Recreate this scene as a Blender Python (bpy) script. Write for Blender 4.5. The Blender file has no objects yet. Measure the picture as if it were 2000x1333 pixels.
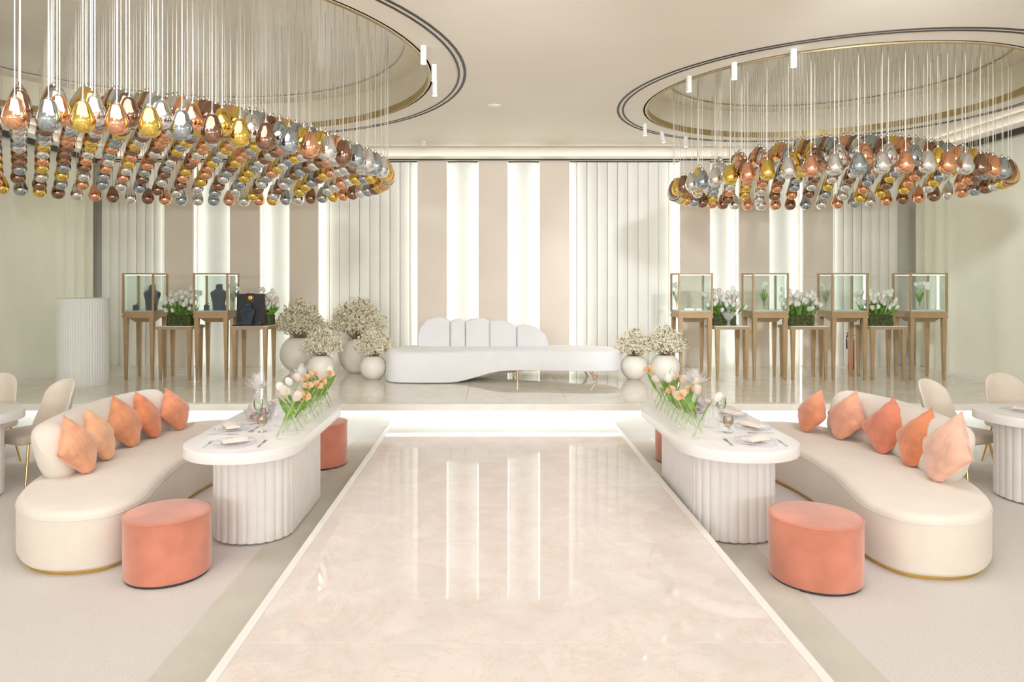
import bpy, bmesh, math, random
from mathutils import Vector, Matrix, Euler
R = random.Random(7)
PI = math.pi
sc = bpy.context.scene
COL = sc.collection

# ------------------------------------------------------------------ camera
F = 1365.0; VX, VY, CH = 962.0, 545.0, 1.9
cam = bpy.data.cameras.new('camera'); cam_o = bpy.data.objects.new('camera', cam); COL.objects.link(cam_o)
cam.sensor_width = 36; cam.lens = F / 2000 * 36
cam.shift_x = (1000 - VX) / 2000; cam.shift_y = -(666.5 - VY) / 2000
cam.clip_start = 0.05; cam.clip_end = 100
cam_o.location = (0, 0, CH); cam_o.rotation_euler = (PI / 2, 0, 0)
sc.camera = cam_o

# ------------------------------------------------------------------ world, lights, exposure
sc.view_settings.view_transform = 'Standard'; sc.view_settings.look = 'None'
sc.view_settings.gamma = 1; sc.view_settings.use_curve_mapping = False
sc.view_settings.exposure = -0.17
sc.cycles.diffuse_bounces = 6; sc.cycles.transparent_max_bounces = 24
w = bpy.data.worlds.new('world'); sc.world = w; w.use_nodes = True
w.node_tree.nodes['Background'].inputs[0].default_value = (0.9, 0.87, 0.8, 1)
w.node_tree.nodes['Background'].inputs[1].default_value = 0.2

def area(name, loc, rot, sx, sy, power, color):
    l = bpy.data.lights.new(name, 'AREA'); l.shape = 'RECTANGLE'; l.size = sx; l.size_y = sy
    l.energy = power; l.color = color
    o = bpy.data.objects.new(name, l); COL.objects.link(o); o.location = loc; o.rotation_euler = rot
    return o
def spot(name, loc, target, power, color, angle, blend, radius=0.08):
    l = bpy.data.lights.new(name, 'SPOT'); l.energy = power; l.color = color
    l.spot_size = math.radians(angle); l.spot_blend = blend; l.shadow_soft_size = radius
    o = bpy.data.objects.new(name, l); COL.objects.link(o); o.location = loc
    o.rotation_euler = (Vector(target) - Vector(loc)).to_track_quat('-Z', 'Y').to_euler()
    return o
# unseen overhead fill panels added behind the camera to raise the ambient light
for hx in (-3.2, 3.2):
    area('hall_fill_light', (hx, -1.4, 4.1), (0, 0, 0), 4.0, 3.2, 14, (0.97, 0.94, 1.0))
    # upward fill areas added out of view behind the camera to brighten the ceiling
    area('ceiling_fill_light', (hx, -4.6, 2.3), (PI - 0.75, 0, 0), 4.0, 0.6, 350, (0.87, 0.95, 1.0))
    # top fill added out of view overhead, brightens the tabletops and seats
    area('table_fill_light', (hx * 0.8, 4.3, 4.1), (0, 0, 0), 2.6, 1.4, 58, (0.95, 0.93, 1.0))
# profile spotlights on stands at the back of the hall, crossing over the runway
spot('profile_spotlight', (-3.3, -4.6, 3.3), (1.9, 5.6, 0.35), 200, (0.97, 0.93, 1.0), 52, 0.25)
spot('profile_spotlight', (3.3, -4.6, 3.3), (-1.9, 5.6, 0.35), 200, (0.97, 0.93, 1.0), 52, 0.25)
# stage spotlights under the ceiling, aimed at the stage and its back wall
for hx, tx, pw in ((-2.6, -4.9, 900), (0.2, 0.2, 470), (2.6, 5.1, 900)):
    spot('stage_spotlight', (hx, 3.4, 3.95), (tx, 11.4, 1.5), pw, (0.90, 0.95, 1.0), 64, 0.6, 0.2)
spot('stage_spotlight', (2.0, 11.1, 4.05), (0.4, 9.9, 0.5), 110, (1.0, 0.97, 0.95), 80, 0.5, 0.05)

# ------------------------------------------------------------------ materials
def nd(nt, t, **kw):
    n = nt.nodes.new(t)
    for k, v in kw.items(): setattr(n, k, v)
    return n
MATS = {}
def mat(name, col, rough=0.6, metal=0.0, var=0.06, scale=6.0, bump=0.0, bscale=200.0, sheen=0.0, coat=0.0, spec=0.5, col2=None, detail=4):
    m = bpy.data.materials.new(name); m.use_nodes = True; nt = m.node_tree
    b = nt.nodes['Principled BSDF']
    b.inputs['Roughness'].default_value = rough; b.inputs['Metallic'].default_value = metal
    b.inputs['Specular IOR Level'].default_value = spec
    b.inputs['Sheen Weight'].default_value = sheen; b.inputs['Coat Weight'].default_value = coat
    b.inputs['Coat Roughness'].default_value = 0.03
    tc = nd(nt, 'ShaderNodeTexCoord'); nz = nd(nt, 'ShaderNodeTexNoise')
    nz.inputs['Scale'].default_value = scale; nz.inputs['Detail'].default_value = detail
    nt.links.new(tc.outputs['Object'], nz.inputs['Vector'])
    rp = nd(nt, 'ShaderNodeValToRGB')
    c2 = col2 or tuple(max(0, c * (1 - var)) for c in col)
    c1 = col if col2 else tuple(min(1, c * (1 + var * 0.5)) for c in col)
    rp.color_ramp.elements[0].position = 0.35; rp.color_ramp.elements[1].position = 0.65
    rp.color_ramp.elements[0].color = (*c2, 1); rp.color_ramp.elements[1].color = (*c1, 1)
    nt.links.new(nz.outputs['Fac'], rp.inputs['Fac']); nt.links.new(rp.outputs['Color'], b.inputs['Base Color'])
    if bump:
        n2 = nd(nt, 'ShaderNodeTexNoise'); n2.inputs['Scale'].default_value = bscale; n2.inputs['Detail'].default_value = 3
        nt.links.new(tc.outputs['Object'], n2.inputs['Vector'])
        bp = nd(nt, 'ShaderNodeBump'); bp.inputs['Strength'].default_value = bump; bp.inputs['Distance'].default_value = 0.01
        nt.links.new(n2.outputs['Fac'], bp.inputs['Height']); nt.links.new(bp.outputs['Normal'], b.inputs['Normal'])
    MATS[name] = m
    return m
def marble(name, base, vein, rough=0.05, scale=1.4, wav=0.0):
    m = bpy.data.materials.new(name); m.use_nodes = True; nt = m.node_tree; b = nt.nodes['Principled BSDF']
    tc = nd(nt, 'ShaderNodeTexCoord'); mp = nd(nt, 'ShaderNodeMapping'); mp.inputs['Rotation'].default_value = (0, 0, 0.5)
    nt.links.new(tc.outputs['Object'], mp.inputs['Vector'])
    n1 = nd(nt, 'ShaderNodeTexNoise'); n1.inputs['Scale'].default_value = scale * 3; n1.inputs['Detail'].default_value = 8
    n1.inputs['Distortion'].default_value = 0.6; n1.inputs['Roughness'].default_value = 0.62
    n2 = nd(nt, 'ShaderNodeTexNoise'); n2.inputs['Scale'].default_value = scale * 2.2; n2.inputs['Detail'].default_value = 9
    n2.inputs['Distortion'].default_value = 0.9; n2.inputs['Roughness'].default_value = 0.72
    for n in (n1, n2): nt.links.new(mp.outputs['Vector'], n.inputs['Vector'])
    r1 = nd(nt, 'ShaderNodeValToRGB'); e = r1.color_ramp.elements
    e[0].position = 0.3; e[0].color = (*[c * 0.89 for c in base], 1); e[1].position = 0.7; e[1].color = (*[min(1, c * 1.04) for c in base], 1)
    r2 = nd(nt, 'ShaderNodeValToRGB'); e = r2.color_ramp.elements
    e[0].position = 0.485; e[0].color = (0, 0, 0, 1); e[1].position = 0.5; e[1].color = (0.7, 0.7, 0.7, 1)
    x = e.new(0.515); x.color = (0, 0, 0, 1)
    mx = nd(nt, 'ShaderNodeMix', data_type='RGBA'); mx.inputs['B'].default_value = (*vein, 1)
    nt.links.new(n1.outputs['Fac'], r1.inputs['Fac']); nt.links.new(n2.outputs['Fac'], r2.inputs['Fac'])
    nt.links.new(r1.outputs['Color'], mx.inputs['A']); nt.links.new(r2.outputs['Color'], mx.inputs['Factor'])
    nt.links.new(mx.outputs['Result'], b.inputs['Base Color'])
    b.inputs['Roughness'].default_value = rough; b.inputs['Specular IOR Level'].default_value = 0.6
    if wav:
        n3 = nd(nt, 'ShaderNodeTexNoise'); n3.inputs['Scale'].default_value = 2.2; n3.inputs['Detail'].default_value = 1
        nt.links.new(tc.outputs['Object'], n3.inputs['Vector'])
        bp = nd(nt, 'ShaderNodeBump'); bp.inputs['Strength'].default_value = wav; bp.inputs['Distance'].default_value = 0.02
        nt.links.new(n3.outputs['Fac'], bp.inputs['Height']); nt.links.new(bp.outputs['Normal'], b.inputs['Normal'])
    return m
def emit(name, col, strength):
    m = bpy.data.materials.new(name); m.use_nodes = True; nt = m.node_tree
    nt.nodes.remove(nt.nodes['Principled BSDF']); e = nd(nt, 'ShaderNodeEmission')
    e.inputs[0].default_value = (*col, 1); e.inputs[1].default_value = strength
    nt.links.new(e.outputs[0], nt.nodes['Material Output'].inputs[0]); return m
def thin_glass(name, tint, gloss=0.12, rough=0.02, milky=0.0, refl=0.75):
    m = bpy.data.materials.new(name); m.use_nodes = True; nt = m.node_tree
    nt.nodes.remove(nt.nodes['Principled BSDF'])
    tr = nd(nt, 'ShaderNodeBsdfTransparent'); tr.inputs[0].default_value = (*tint, 1)
    gl = nd(nt, 'ShaderNodeBsdfGlossy'); gl.inputs['Roughness'].default_value = rough; gl.inputs[0].default_value = (1, 1, 1, 1)
    lw = nd(nt, 'ShaderNodeLayerWeight'); lw.inputs[0].default_value = 0.25
    ma = nd(nt, 'ShaderNodeMath', operation='MULTIPLY_ADD'); ma.inputs[1].default_value = refl; ma.inputs[2].default_value = gloss * 0.4
    ma.use_clamp = True
    mx = nd(nt, 'ShaderNodeMixShader'); nt.links.new(lw.outputs['Fresnel'], ma.inputs[0]); nt.links.new(ma.outputs[0], mx.inputs[0])
    nt.links.new(tr.outputs[0], mx.inputs[1]); nt.links.new(gl.outputs[0], mx.inputs[2])
    last = mx
    if milky:
        df = nd(nt, 'ShaderNodeBsdfDiffuse'); df.inputs[0].default_value = (0.95, 0.95, 0.96, 1)
        m2 = nd(nt, 'ShaderNodeMixShader'); m2.inputs[0].default_value = milky
        nt.links.new(mx.outputs[0], m2.inputs[1]); nt.links.new(df.outputs[0], m2.inputs[2]); last = m2
    nt.links.new(last.outputs[0], nt.nodes['Material Output'].inputs[0]); return m

def translucent(m_, amt):
    nt = m_.node_tree; b = nt.nodes['Principled BSDF']; src = b.inputs['Base Color'].links[0].from_socket
    tl = nd(nt, 'ShaderNodeBsdfTranslucent'); nt.links.new(src, tl.inputs['Color'])
    mx = nd(nt, 'ShaderNodeMixShader'); mx.inputs[0].default_value = amt
    nt.links.new(b.outputs[0], mx.inputs[1]); nt.links.new(tl.outputs[0], mx.inputs[2])
    nt.links.new(mx.outputs[0], nt.nodes['Material Output'].inputs[0]); return m_
M = {}
M['carpet'] = mat('carpet_pile', (0.84, 0.78, 0.74), 0.95, bump=0.9, bscale=240, var=0.09, scale=110, sheen=0.2, spec=0.1)
M['carpet_b'] = mat('carpet_band_pile', (0.66, 0.625, 0.545), 0.95, bump=0.6, bscale=260, var=0.05, scale=3, spec=0.1)
M['runway'] = marble('runway_marble', (0.80, 0.715, 0.675), (0.72, 0.57, 0.46), 0.045, 1.3, 0.012)
M['stage'] = marble('stage_marble', (0.74, 0.70, 0.60), (0.56, 0.50, 0.38), 0.035, 0.9, 0.006)
M['white_trim'] = mat('white_trim_paint', (0.86, 0.83, 0.79), 0.35, var=0.02)
M['stage_edge'] = mat('stage_edge_stone', (0.74, 0.70, 0.62), 0.3, var=0.04)
M['riser'] = mat('riser_white_paint', (0.84, 0.85, 0.82), 0.5, var=0.02)
M['ceiling'] = mat('ceiling_paint', (0.84, 0.79, 0.71), 0.85, var=0.02, scale=1)
M['recess'] = mat('recess_paint', (0.88, 0.83, 0.70), 0.6, var=0.03, scale=2)
M['disc'] = mat('recess_gloss_panel', (0.90, 0.89, 0.81), 0.22, var=0.03, scale=2)
M['gold_trim'] = mat('bronze_gold_trim', (0.50, 0.38, 0.17), 0.35, metal=0.7, var=0.08)
M['dark'] = mat('dark_bronze_gap', (0.035, 0.03, 0.025), 0.5, var=0.1)
M['curtain'] = mat('curtain_cloth', (0.84, 0.83, 0.71), 0.8, var=0.04, scale=1.2, bump=0.05, bscale=90, sheen=0.2)
M['taupe'] = mat('taupe_panel_laminate', (0.80, 0.71, 0.62), 0.55, var=0.03, scale=2)
M['white_panel'] = mat('white_panel_laminate', (0.76, 0.76, 0.73), 0.45, var=0.02)
M['slat'] = mat('pleated_slat_paint', (0.85, 0.83, 0.78), 0.5, var=0.03, scale=2)
M['plaster'] = mat('hall_wall_plaster', (0.76, 0.73, 0.66), 0.8, var=0.03, scale=1)
M['led'] = emit('led_strip_light', (0.93, 1.0, 0.95), 8.0)
M['led_warm'] = emit('warm_cove_light', (1.0, 0.93, 0.82), 9.0)
M['led_stage'] = emit('stage_led_light', (0.94, 1.0, 0.97), 9.0)
M['led_case'] = emit('case_led_light', (0.80, 1.0, 0.96), 5.0)
M['lamp'] = emit('spotlight_lens_light', (1.0, 0.95, 0.85), 12.0)
M['cream'] = mat('cream_boucle_fabric', (0.80, 0.72, 0.64), 0.9, bump=0.25, bscale=300, var=0.03, scale=4, sheen=0.3, spec=0.2)
M['gold'] = mat('brushed_gold_metal', (0.83, 0.58, 0.20), 0.25, metal=1.0, var=0.05)
M['rose_gold'] = mat('rose_gold_metal', (0.86, 0.55, 0.36), 0.22, metal=1.0, var=0.05)
M['white_sofa'] = mat('white_sofa_fabric', (0.83, 0.82, 0.84), 0.85, bump=0.08, bscale=300, var=0.02, sheen=0.2, spec=0.2)
M['seam'] = mat('seam_thread_grey', (0.42, 0.41, 0.42), 0.9, var=0.05)
M['white_top'] = mat('white_lacquer_top', (0.84, 0.82, 0.81), 0.28, var=0.015)
M['flute_white'] = mat('white_velvet_channels', (0.82, 0.78, 0.76), 0.75, var=0.03, sheen=0.3)
M['coral'] = mat('coral_velvet', (0.66, 0.24, 0.16), 0.7, var=0.18, scale=3.5, sheen=0.5, bump=0.05, bscale=60, spec=0.2)
def velvet(n, c): return mat(n, c, 0.75, var=0.2, scale=7, sheen=0.5, bump=0.25, bscale=16, spec=0.2)
M['chair'] = mat('taupe_chair_fabric', (0.56, 0.47, 0.38), 0.9, var=0.05, bump=0.1, bscale=250, sheen=0.3, spec=0.2)
M['case'] = mat('bronze_case_lacquer', (0.42, 0.29, 0.16), 0.42, metal=0.35, var=0.08)
M['case_in'] = mat('case_dark_metal', (0.05, 0.05, 0.05), 0.3, var=0.1)
M['case_deck'] = mat('case_white_deck', (0.80, 0.84, 0.83), 0.5, var=0.02)
M['glass'] = thin_glass('case_glass', (0.96, 0.99, 0.98), 0.04, refl=0.4)
M['tube_glass'] = thin_glass('tube_glass', (0.93, 0.97, 0.93), 0.2)
M['crystal'] = thin_glass('cut_crystal', (0.985, 0.99, 0.995), 0.08, 0.06, 0.16, 0.6)
M['cello'] = thin_glass('cellophane_film', (0.99, 0.985, 0.99), 0.08, 0.12, 0.20, 0.6)
M['amber'] = mat('amber_sweets', (0.62, 0.24, 0.10), 0.35, var=0.4, scale=30)
M['choc'] = mat('chocolate_brown', (0.10, 0.035, 0.02), 0.35, var=0.3, scale=30)
M['napkin'] = mat('blush_linen', (0.85, 0.73, 0.67), 0.9, var=0.04, bump=0.1, bscale=300)
M['steel'] = mat('polished_steel', (0.62, 0.60, 0.57), 0.16, metal=1.0, var=0.05)
M['vase'] = mat('ivory_ceramic', (0.79, 0.74, 0.66), 0.4, var=0.03, scale=3)
M['petal'] = mat('ivory_blossom_petal', (0.97, 0.92, 0.81), 0.8, var=0.10, scale=14, spec=0.2)
M['sprig'] = mat('sprig_leaf_green', (0.20, 0.26, 0.06), 0.6, var=0.4, scale=14)
M['twig'] = mat('brown_twig', (0.36, 0.29, 0.18), 0.8, var=0.2)
M['tulip_w'] = mat('white_tulip_petal', (0.95, 0.95, 0.90), 0.6, var=0.06, scale=30)
M['tulip_b'] = mat('blush_tulip_petal', (0.90, 0.80, 0.72), 0.6, var=0.08, scale=30)
M['tulip_p'] = mat('peach_ruffled_petal', (1.0, 0.76, 0.50), 0.6, var=0.10, scale=40)
M['leaf'] = mat('tulip_leaf_green', (0.22, 0.42, 0.08), 0.5, var=0.45, scale=18)
M['stem'] = mat('tulip_stem_green', (0.46, 0.55, 0.20), 0.5, var=0.25, scale=12)
M['moss'] = mat('dark_moss', (0.085, 0.10, 0.03), 0.95, var=0.6, scale=45, bump=1.0, bscale=80)
M['navy'] = mat('navy_suede', (0.035, 0.05, 0.08), 0.85, var=0.2, scale=8, sheen=0.3)
M['black'] = mat('black_leather', (0.02, 0.02, 0.025), 0.5, var=0.2)
M['brown'] = mat('brown_leather', (0.075, 0.03, 0.02), 0.5, var=0.2)
M['red'] = mat('red_enamel', (0.55, 0.05, 0.03), 0.3, var=0.05)
M['cord'] = mat('pale_cord', (0.60, 0.54, 0.45), 0.5, var=0.05)
M['plastic'] = mat('white_plastic', (0.85, 0.84, 0.83), 0.35, var=0.02)
for k_ in ('petal', 'tulip_w', 'tulip_b', 'tulip_p', 'leaf'): translucent(M[k_], 0.5 if k_ == 'petal' else 0.35)
BULB = [mat('gold_mirror_glass', (0.86, 0.62, 0.16), 0.07, metal=1, var=0.04),
        mat('copper_mirror_glass', (0.87, 0.46, 0.28), 0.07, metal=1, var=0.04),
        mat('silver_mirror_glass', (0.80, 0.80, 0.81), 0.07, metal=1, var=0.03),
        mat('bronze_mirror_glass', (0.36, 0.22, 0.16), 0.07, metal=1, var=0.05),
        mat('steel_blue_mirror_glass', (0.46, 0.52, 0.58), 0.07, metal=1, var=0.04)]

# ------------------------------------------------------------------ mesh helpers
def catmull(pts, n, closed=True):
    out = []; k = len(pts)
    segs = k if closed else k - 1
    for i in range(segs):
        if closed: p = [Vector(pts[(i + j - 1) % k]) for j in range(4)]
        else: p = [Vector(pts[min(max(i + j - 1, 0), k - 1)]) for j in range(4)]
        for s in range(n):
            t = s / n
            out.append(0.5 * ((2 * p[1]) + (-p[0] + p[2]) * t + (2 * p[0] - 5 * p[1] + 4 * p[2] - p[3]) * t * t + (-p[0] + 3 * p[1] - 3 * p[2] + p[3]) * t ** 3))
    if not closed: out.append(Vector(pts[-1]))
    return out
class MB:
    def __init__(s): s.v = []; s.f = []
    def add(s, vs, fs, mtx=None):
        o = len(s.v)
        for v in vs:
            v = Vector(v)
            s.v.append(tuple(mtx @ v) if mtx is not None else tuple(v))
        s.f += [tuple(i + o for i in f) for f in fs]
    def box(s, x0, x1, y0, y1, z0, z1, mtx=None):
        s.add([(x0, y0, z0), (x1, y0, z0), (x1, y1, z0), (x0, y1, z0), (x0, y0, z1), (x1, y0, z1), (x1, y1, z1), (x0, y1, z1)],
              [(3, 2, 1, 0), (4, 5, 6, 7), (0, 1, 5, 4), (1, 2, 6, 5), (2, 3, 7, 6), (3, 0, 4, 7)], mtx)
    def frustum(s, a, b, z0, z1, mtx=None):   # a, b = (x0,x1,y0,y1) at z0 and z1
        vs = [(a[0], a[2], z0), (a[1], a[2], z0), (a[1], a[3], z0), (a[0], a[3], z0), (b[0], b[2], z1), (b[1], b[2], z1), (b[1], b[3], z1), (b[0], b[3], z1)]
        s.add(vs, [(3, 2, 1, 0), (4, 5, 6, 7), (0, 1, 5, 4), (1, 2, 6, 5), (2, 3, 7, 6), (3, 0, 4, 7)], mtx)
    def rings(s, rings, cap0=True, cap1=True, mtx=None, closed=True):
        n = len(rings[0]); vs = [p for r in rings for p in r]; fs = []
        for i in range(len(rings) - 1):
            for j in range(n if closed else n - 1):
                a = i * n + j; b = i * n + (j + 1) % n
                fs.append((a, b, b + n, a + n))
        if cap0: fs.append(tuple(reversed(range(n))))
        if cap1: fs.append(tuple((len(rings) - 1) * n + j for j in range(n)))
        s.add(vs, fs, mtx)
    def lathe(s, prof, seg=24, mtx=None, lobes=0, amp=0.0, cap0=True, cap1=True):
        rs = []
        for r, z in prof:
            ring = []
            for j in range(seg):
                a = 2 * PI * j / seg
                rr = r * (1 + (amp * math.cos(lobes * a) if lobes else 0))
                ring.append((rr * math.cos(a), rr * math.sin(a), z))
            rs.append(ring)
        s.rings(rs, cap0, cap1, mtx)
    def tube(s, path, rad, seg=8, mtx=None):
        path = [Vector(p) for p in path]; rs = []
        up = Vector((0, 0, 1))
        for i, p in enumerate(path):
            d = (path[min(i + 1, len(path) - 1)] - path[max(i - 1, 0)]).normalized()
            ref = up if abs(d.dot(up)) < 0.95 else Vector((1, 0, 0))
            u = d.cross(ref).normalized(); v = u.cross(d).normalized()
            r = rad[i] if isinstance(rad, (list, tuple)) else rad
            rs.append([p + (u * math.cos(2 * PI * j / seg) + v * math.sin(2 * PI * j / seg)) * r for j in range(seg)])
        s.rings(rs, True, True, mtx)
    def rprism(s, outline, z0, z1, rt=0.02, rb=0.02, n=4, dome=0.0, mtx=None):
        # outline CCW list of 2D points; rounded top and bottom rims
        pts = [Vector((p[0], p[1])) for p in outline]; k = len(pts)
        nor = []
        for i in range(k):
            d = (pts[(i + 1) % k] - pts[i - 1]).normalized(); nor.append(Vector((d.y, -d.x)))
        prof = []
        for i in range(n + 1):
            a = PI / 2 * i / n
            prof.append((rb * (1 - math.sin(a)), z0 + rb * (1 - math.cos(a))))
        for i in range(n + 1):
            a = PI / 2 * i / n
            prof.append((rt * (1 - math.cos(a)), z1 - rt * (1 - math.sin(a))))
        if dome:
            for q in (0.04, 0.09): prof.append((rt + q, z1 + dome * (q / 0.09)))
        rs = [[(p.x - nn.x * ins, p.y - nn.y * ins, z) for p, nn in zip(pts, nor)] for ins, z in prof]
        s.rings(rs, True, True, mtx)
    def build(s, name, m, parent=None, smooth=None, kind=None, loc=None):
        me = bpy.data.meshes.new(name); me.from_pydata(s.v, [], s.f); me.update()
        if smooth is not None:
            me.polygons.foreach_set('use_smooth', [True] * len(me.polygons))
            if smooth < 170: me.set_sharp_from_angle(angle=math.radians(smooth))
        me.materials.append(m)
        return link(name, me, parent, kind, loc)
def link(name, me, parent=None, kind=None, loc=None):
    o = bpy.data.objects.new(name, me); COL.objects.link(o)
    if parent is not None: o.parent = parent
    if kind: o['kind'] = kind
    if loc is not None: o.location = loc
    return o
def thing(name, label, cat, loc=(0, 0, 0), rz=0.0, group=None):
    o = bpy.data.objects.new(name, None); COL.objects.link(o); o.empty_display_size = 0.1
    o.location = loc; o.rotation_euler = (0, 0, rz); o['label'] = label; o['category'] = cat
    if group: o['group'] = group
    return o
def tag(o, label, cat, group=None):
    o['label'] = label; o['category'] = cat
    if group: o['group'] = group
    return o
def struct(o): o['kind'] = 'structure'; return o
def bevbox(x0, x1, y0, y1, z0, z1, b):
    m = MB(); r = min(b, (x1 - x0) / 2.01, (y1 - y0) / 2.01)
    m.rprism([(x0, y0), (x1, y0), (x1, y1), (x0, y1)], z0, z1, 0, 0)
    return m
def T(x=0, y=0, z=0): return Matrix.Translation((x, y, z))
def Rz(a): return Matrix.Rotation(a, 4, 'Z')
def Rx(a): return Matrix.Rotation(a, 4, 'X')
def Ry(a): return Matrix.Rotation(a, 4, 'Y')
def px(x, D): return (x - VX) * D / F
def rrect(x0, x1, y0, y1, r, n=8):
    out = []
    for cx, cy, a0 in ((x1 - r, y0 + r, -PI / 2), (x1 - r, y1 - r, 0), (x0 + r, y1 - r, PI / 2), (x0 + r, y0 + r, PI)):
        for i in range(n + 1):
            a = a0 + PI / 2 * i / n; out.append((cx + r * math.cos(a), cy + r * math.sin(a)))
    return out
def circ(r, n=48, cx=0, cy=0): return [(cx + r * math.cos(2 * PI * i / n), cy + r * math.sin(2 * PI * i / n)) for i in range(n)]
def resample(pts, n):
    pts = [Vector((p[0], p[1])) for p in pts]; k = len(pts)
    L = [0]
    for i in range(k): L.append(L[-1] + (pts[(i + 1) % k] - pts[i]).length)
    out = []; j = 0
    for i in range(n):
        d = L[-1] * i / n
        while L[j + 1] < d: j += 1
        t = (d - L[j]) / max(1e-9, L[j + 1] - L[j]); out.append(pts[j].lerp(pts[(j + 1) % k], t))
    return out
def scallop(pts, nfl, depth, per=6):
    p = resample(pts, nfl * per); k = len(p); out = []
    for i in range(k):
        d = (p[(i + 1) % k] - p[i - 1]).normalized(); nn = Vector((d.y, -d.x))
        t = (i % per) / per
        out.append(p[i] - nn * depth * (1 - math.sqrt(max(0, 1 - (2 * t - 1) ** 2)) ** 0.8))
    return out

# ================================================================== SETTING
S = 0.43            # stage floor height
XL, XR, YB, YF = -6.7, 7.1, 12.1, -6.0
CZ = 4.15           # ceiling
# carpet floor
m = MB(); m.box(XL - 0.2, XR + 0.2, YF, 8.4, -0.1, 0.0); floor = struct(m.build('floor', M['carpet']))
m = MB(); m.box(-1.627, -1.215, YF + 0.02, 8.28, 0.0, 0.004); m.build('carpet_dark_band', M['carpet_b'], floor)  # darker, greyer carpet colour in a band along each runway edge
m = MB(); m.box(1.445, 1.866, YF + 0.02, 8.28, 0.0, 0.004); m.build('carpet_dark_band', M['carpet_b'], floor)
# runway: raised marble slabs with white edge strips
RZ = 0.20
m = MB(); m.box(-1.20, 1.43, YF + 0.02, 8.28, 0.0, RZ - 0.018); rw = struct(m.build('runway_base', M['white_trim']))
ye = [7.735] + [7.01 - 1.25 * k for k in range(11) if 7.01 - 1.25 * k > YF + 0.3] + [YF + 0.02]
for ya, yb in zip(ye[1:], ye[:-1]):
    m = MB(); hw, hl = 1.276, (yb - ya) / 2
    m.rprism([(-hw, -hl + 0.0012), (hw, -hl + 0.0012), (hw, hl - 0.0012), (-hw, hl - 0.0012)], -0.014, 0.0, 0.001, 0.0, 1)
    o = m.build('marble_slab', M['runway'], rw); o.location = (0.114, (ya + yb) / 2, RZ)
    o.rotation_euler = (R.uniform(-0.0005, 0.0005), R.uniform(-0.0007, 0.0007), 0)
for x0, x1 in ((-1.212, -1.163), (1.391, 1.442)):
    m = MB(); m.rprism([(x0, YF + 0.02), (x1, YF + 0.02), (x1, 8.28), (x0, 8.28)], 0, RZ + 0.004, 0.006, 0, 2); m.build('edge_strip', M['white_trim'], rw)
m = MB(); m.rprism([(-1.162, 7.738), (1.39, 7.738), (1.39, 8.28), (-1.162, 8.28)], RZ - 0.014, RZ + 0.004, 0.004, 0, 2); m.build('white_landing', M['riser'], rw)

# stage
m = MB(); m.box(XL - 0.2, XR + 0.2, 8.29, YB, 0, 0.345)
m.box(XL - 0.2, XR + 0.2, 8.29, YB, 0.345, 0.415)
stage = struct(m.build('stage_platform', M['riser']))
m = MB(); m.rprism([(XL - 0.2, 8.19), (XR + 0.2, 8.19), (XR + 0.2, 8.29), (XL - 0.2, 8.29)], 0.35, 0.43, 0.006, 0.004, 2); m.build('nosing', M['stage_edge'], stage)
m = MB(); m.box(XL, XR, 8.255, 8.285, 0.335, 0.347); m.build('led_strip', M['led_stage'], stage)
xs = [XL - 0.2] + [3.34 + 1.22 * k for k in range(-8, 4) if XL < 3.34 + 1.22 * k < XR] + [XR + 0.2]
ys = [8.29, 9.46, 10.67, 11.88, YB]
for i in range(len(xs) - 1):
    for j in range(len(ys) - 1):
        m = MB(); g = 0.0015
        m.rprism([(xs[i] + g, ys[j] + g), (xs[i + 1] - g, ys[j] + g), (xs[i + 1] - g, ys[j + 1] - g), (xs[i] + g, ys[j + 1] - g)], 0.412, 0.43, 0.001, 0, 1)
        m.build('floor_tile', M['stage'], stage)

# walls
m = MB(); m.box(XL - 0.2, XR + 0.2, YB, YB + 0.15, 0, 4.7); wall_b = struct(m.build('wall_back', M['plaster']))
m = MB(); m.box(XL - 0.35, XL - 0.15, YF, YB, 0, 4.7); wall_l = struct(m.build('wall_left', M['plaster']))
m = MB(); m.box(XR + 0.15, XR + 0.35, YF, YB, 0, 4.7); wall_r = struct(m.build('wall_right', M['plaster']))
m = MB(); m.box(XL - 0.35, XR + 0.35, YF - 0.15, YF, 0, 4.7); struct(m.build('wall_front', M['plaster']))

# back wall panelling (pixel edges turned to metres on the panel plane)
PD = 11.66
def X(p): return px(p, PD)
ZT = 3.875
def led_v(x, s):   # vertical strip peeping out behind a panel edge, s = side
    m = MB(); a, b = (x, x + 0.016) if s > 0 else (x - 0.016, x)
    m.box(a, b, 11.72, 11.745, S + 0.02, ZT - 0.02); m.build('led_strip', M['led'], wall_b)
for a, b in ((322, 378), (450, 508), (566, 622), (815, 873), (934, 992), (1054, 1112), (1328, 1386), (1443, 1502), (1568, 1626)):
    m = MB(); m.rprism([(X(a), 11.64), (X(b), 11.64), (X(b), 11.70), (X(a), 11.70)], S, ZT, 0.003, 0.003, 1)
    m.box(X(a) + 0.03, X(b) - 0.03, 11.70, YB, S, ZT - 0.02)
    m.build('taupe_panel', M['taupe'], wall_b)
    led_v(X(a) + 0.006, -1); led_v(X(b) - 0.006, 1)
for a, b in ((378, 450), (508, 566), (873, 934), (992, 1054), (1386, 1443), (1502, 1568)):
    x0, x1 = X(a) - 0.028, X(b) + 0.028; n = 10; ring = []
    for i in range(n + 1):
        t = i / n; ring.append((x0 + (x1 - x0) * t, 11.88 - 0.05 * math.sin(PI * t)))
    ring += [(x1, YB), (x0, YB)]
    m = MB(); m.rings([[(p[0], p[1], S) for p in ring], [(p[0], p[1], ZT) for p in ring]])
    m.build('white_panel', M['white_panel'], wall_b, smooth=30)
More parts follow.
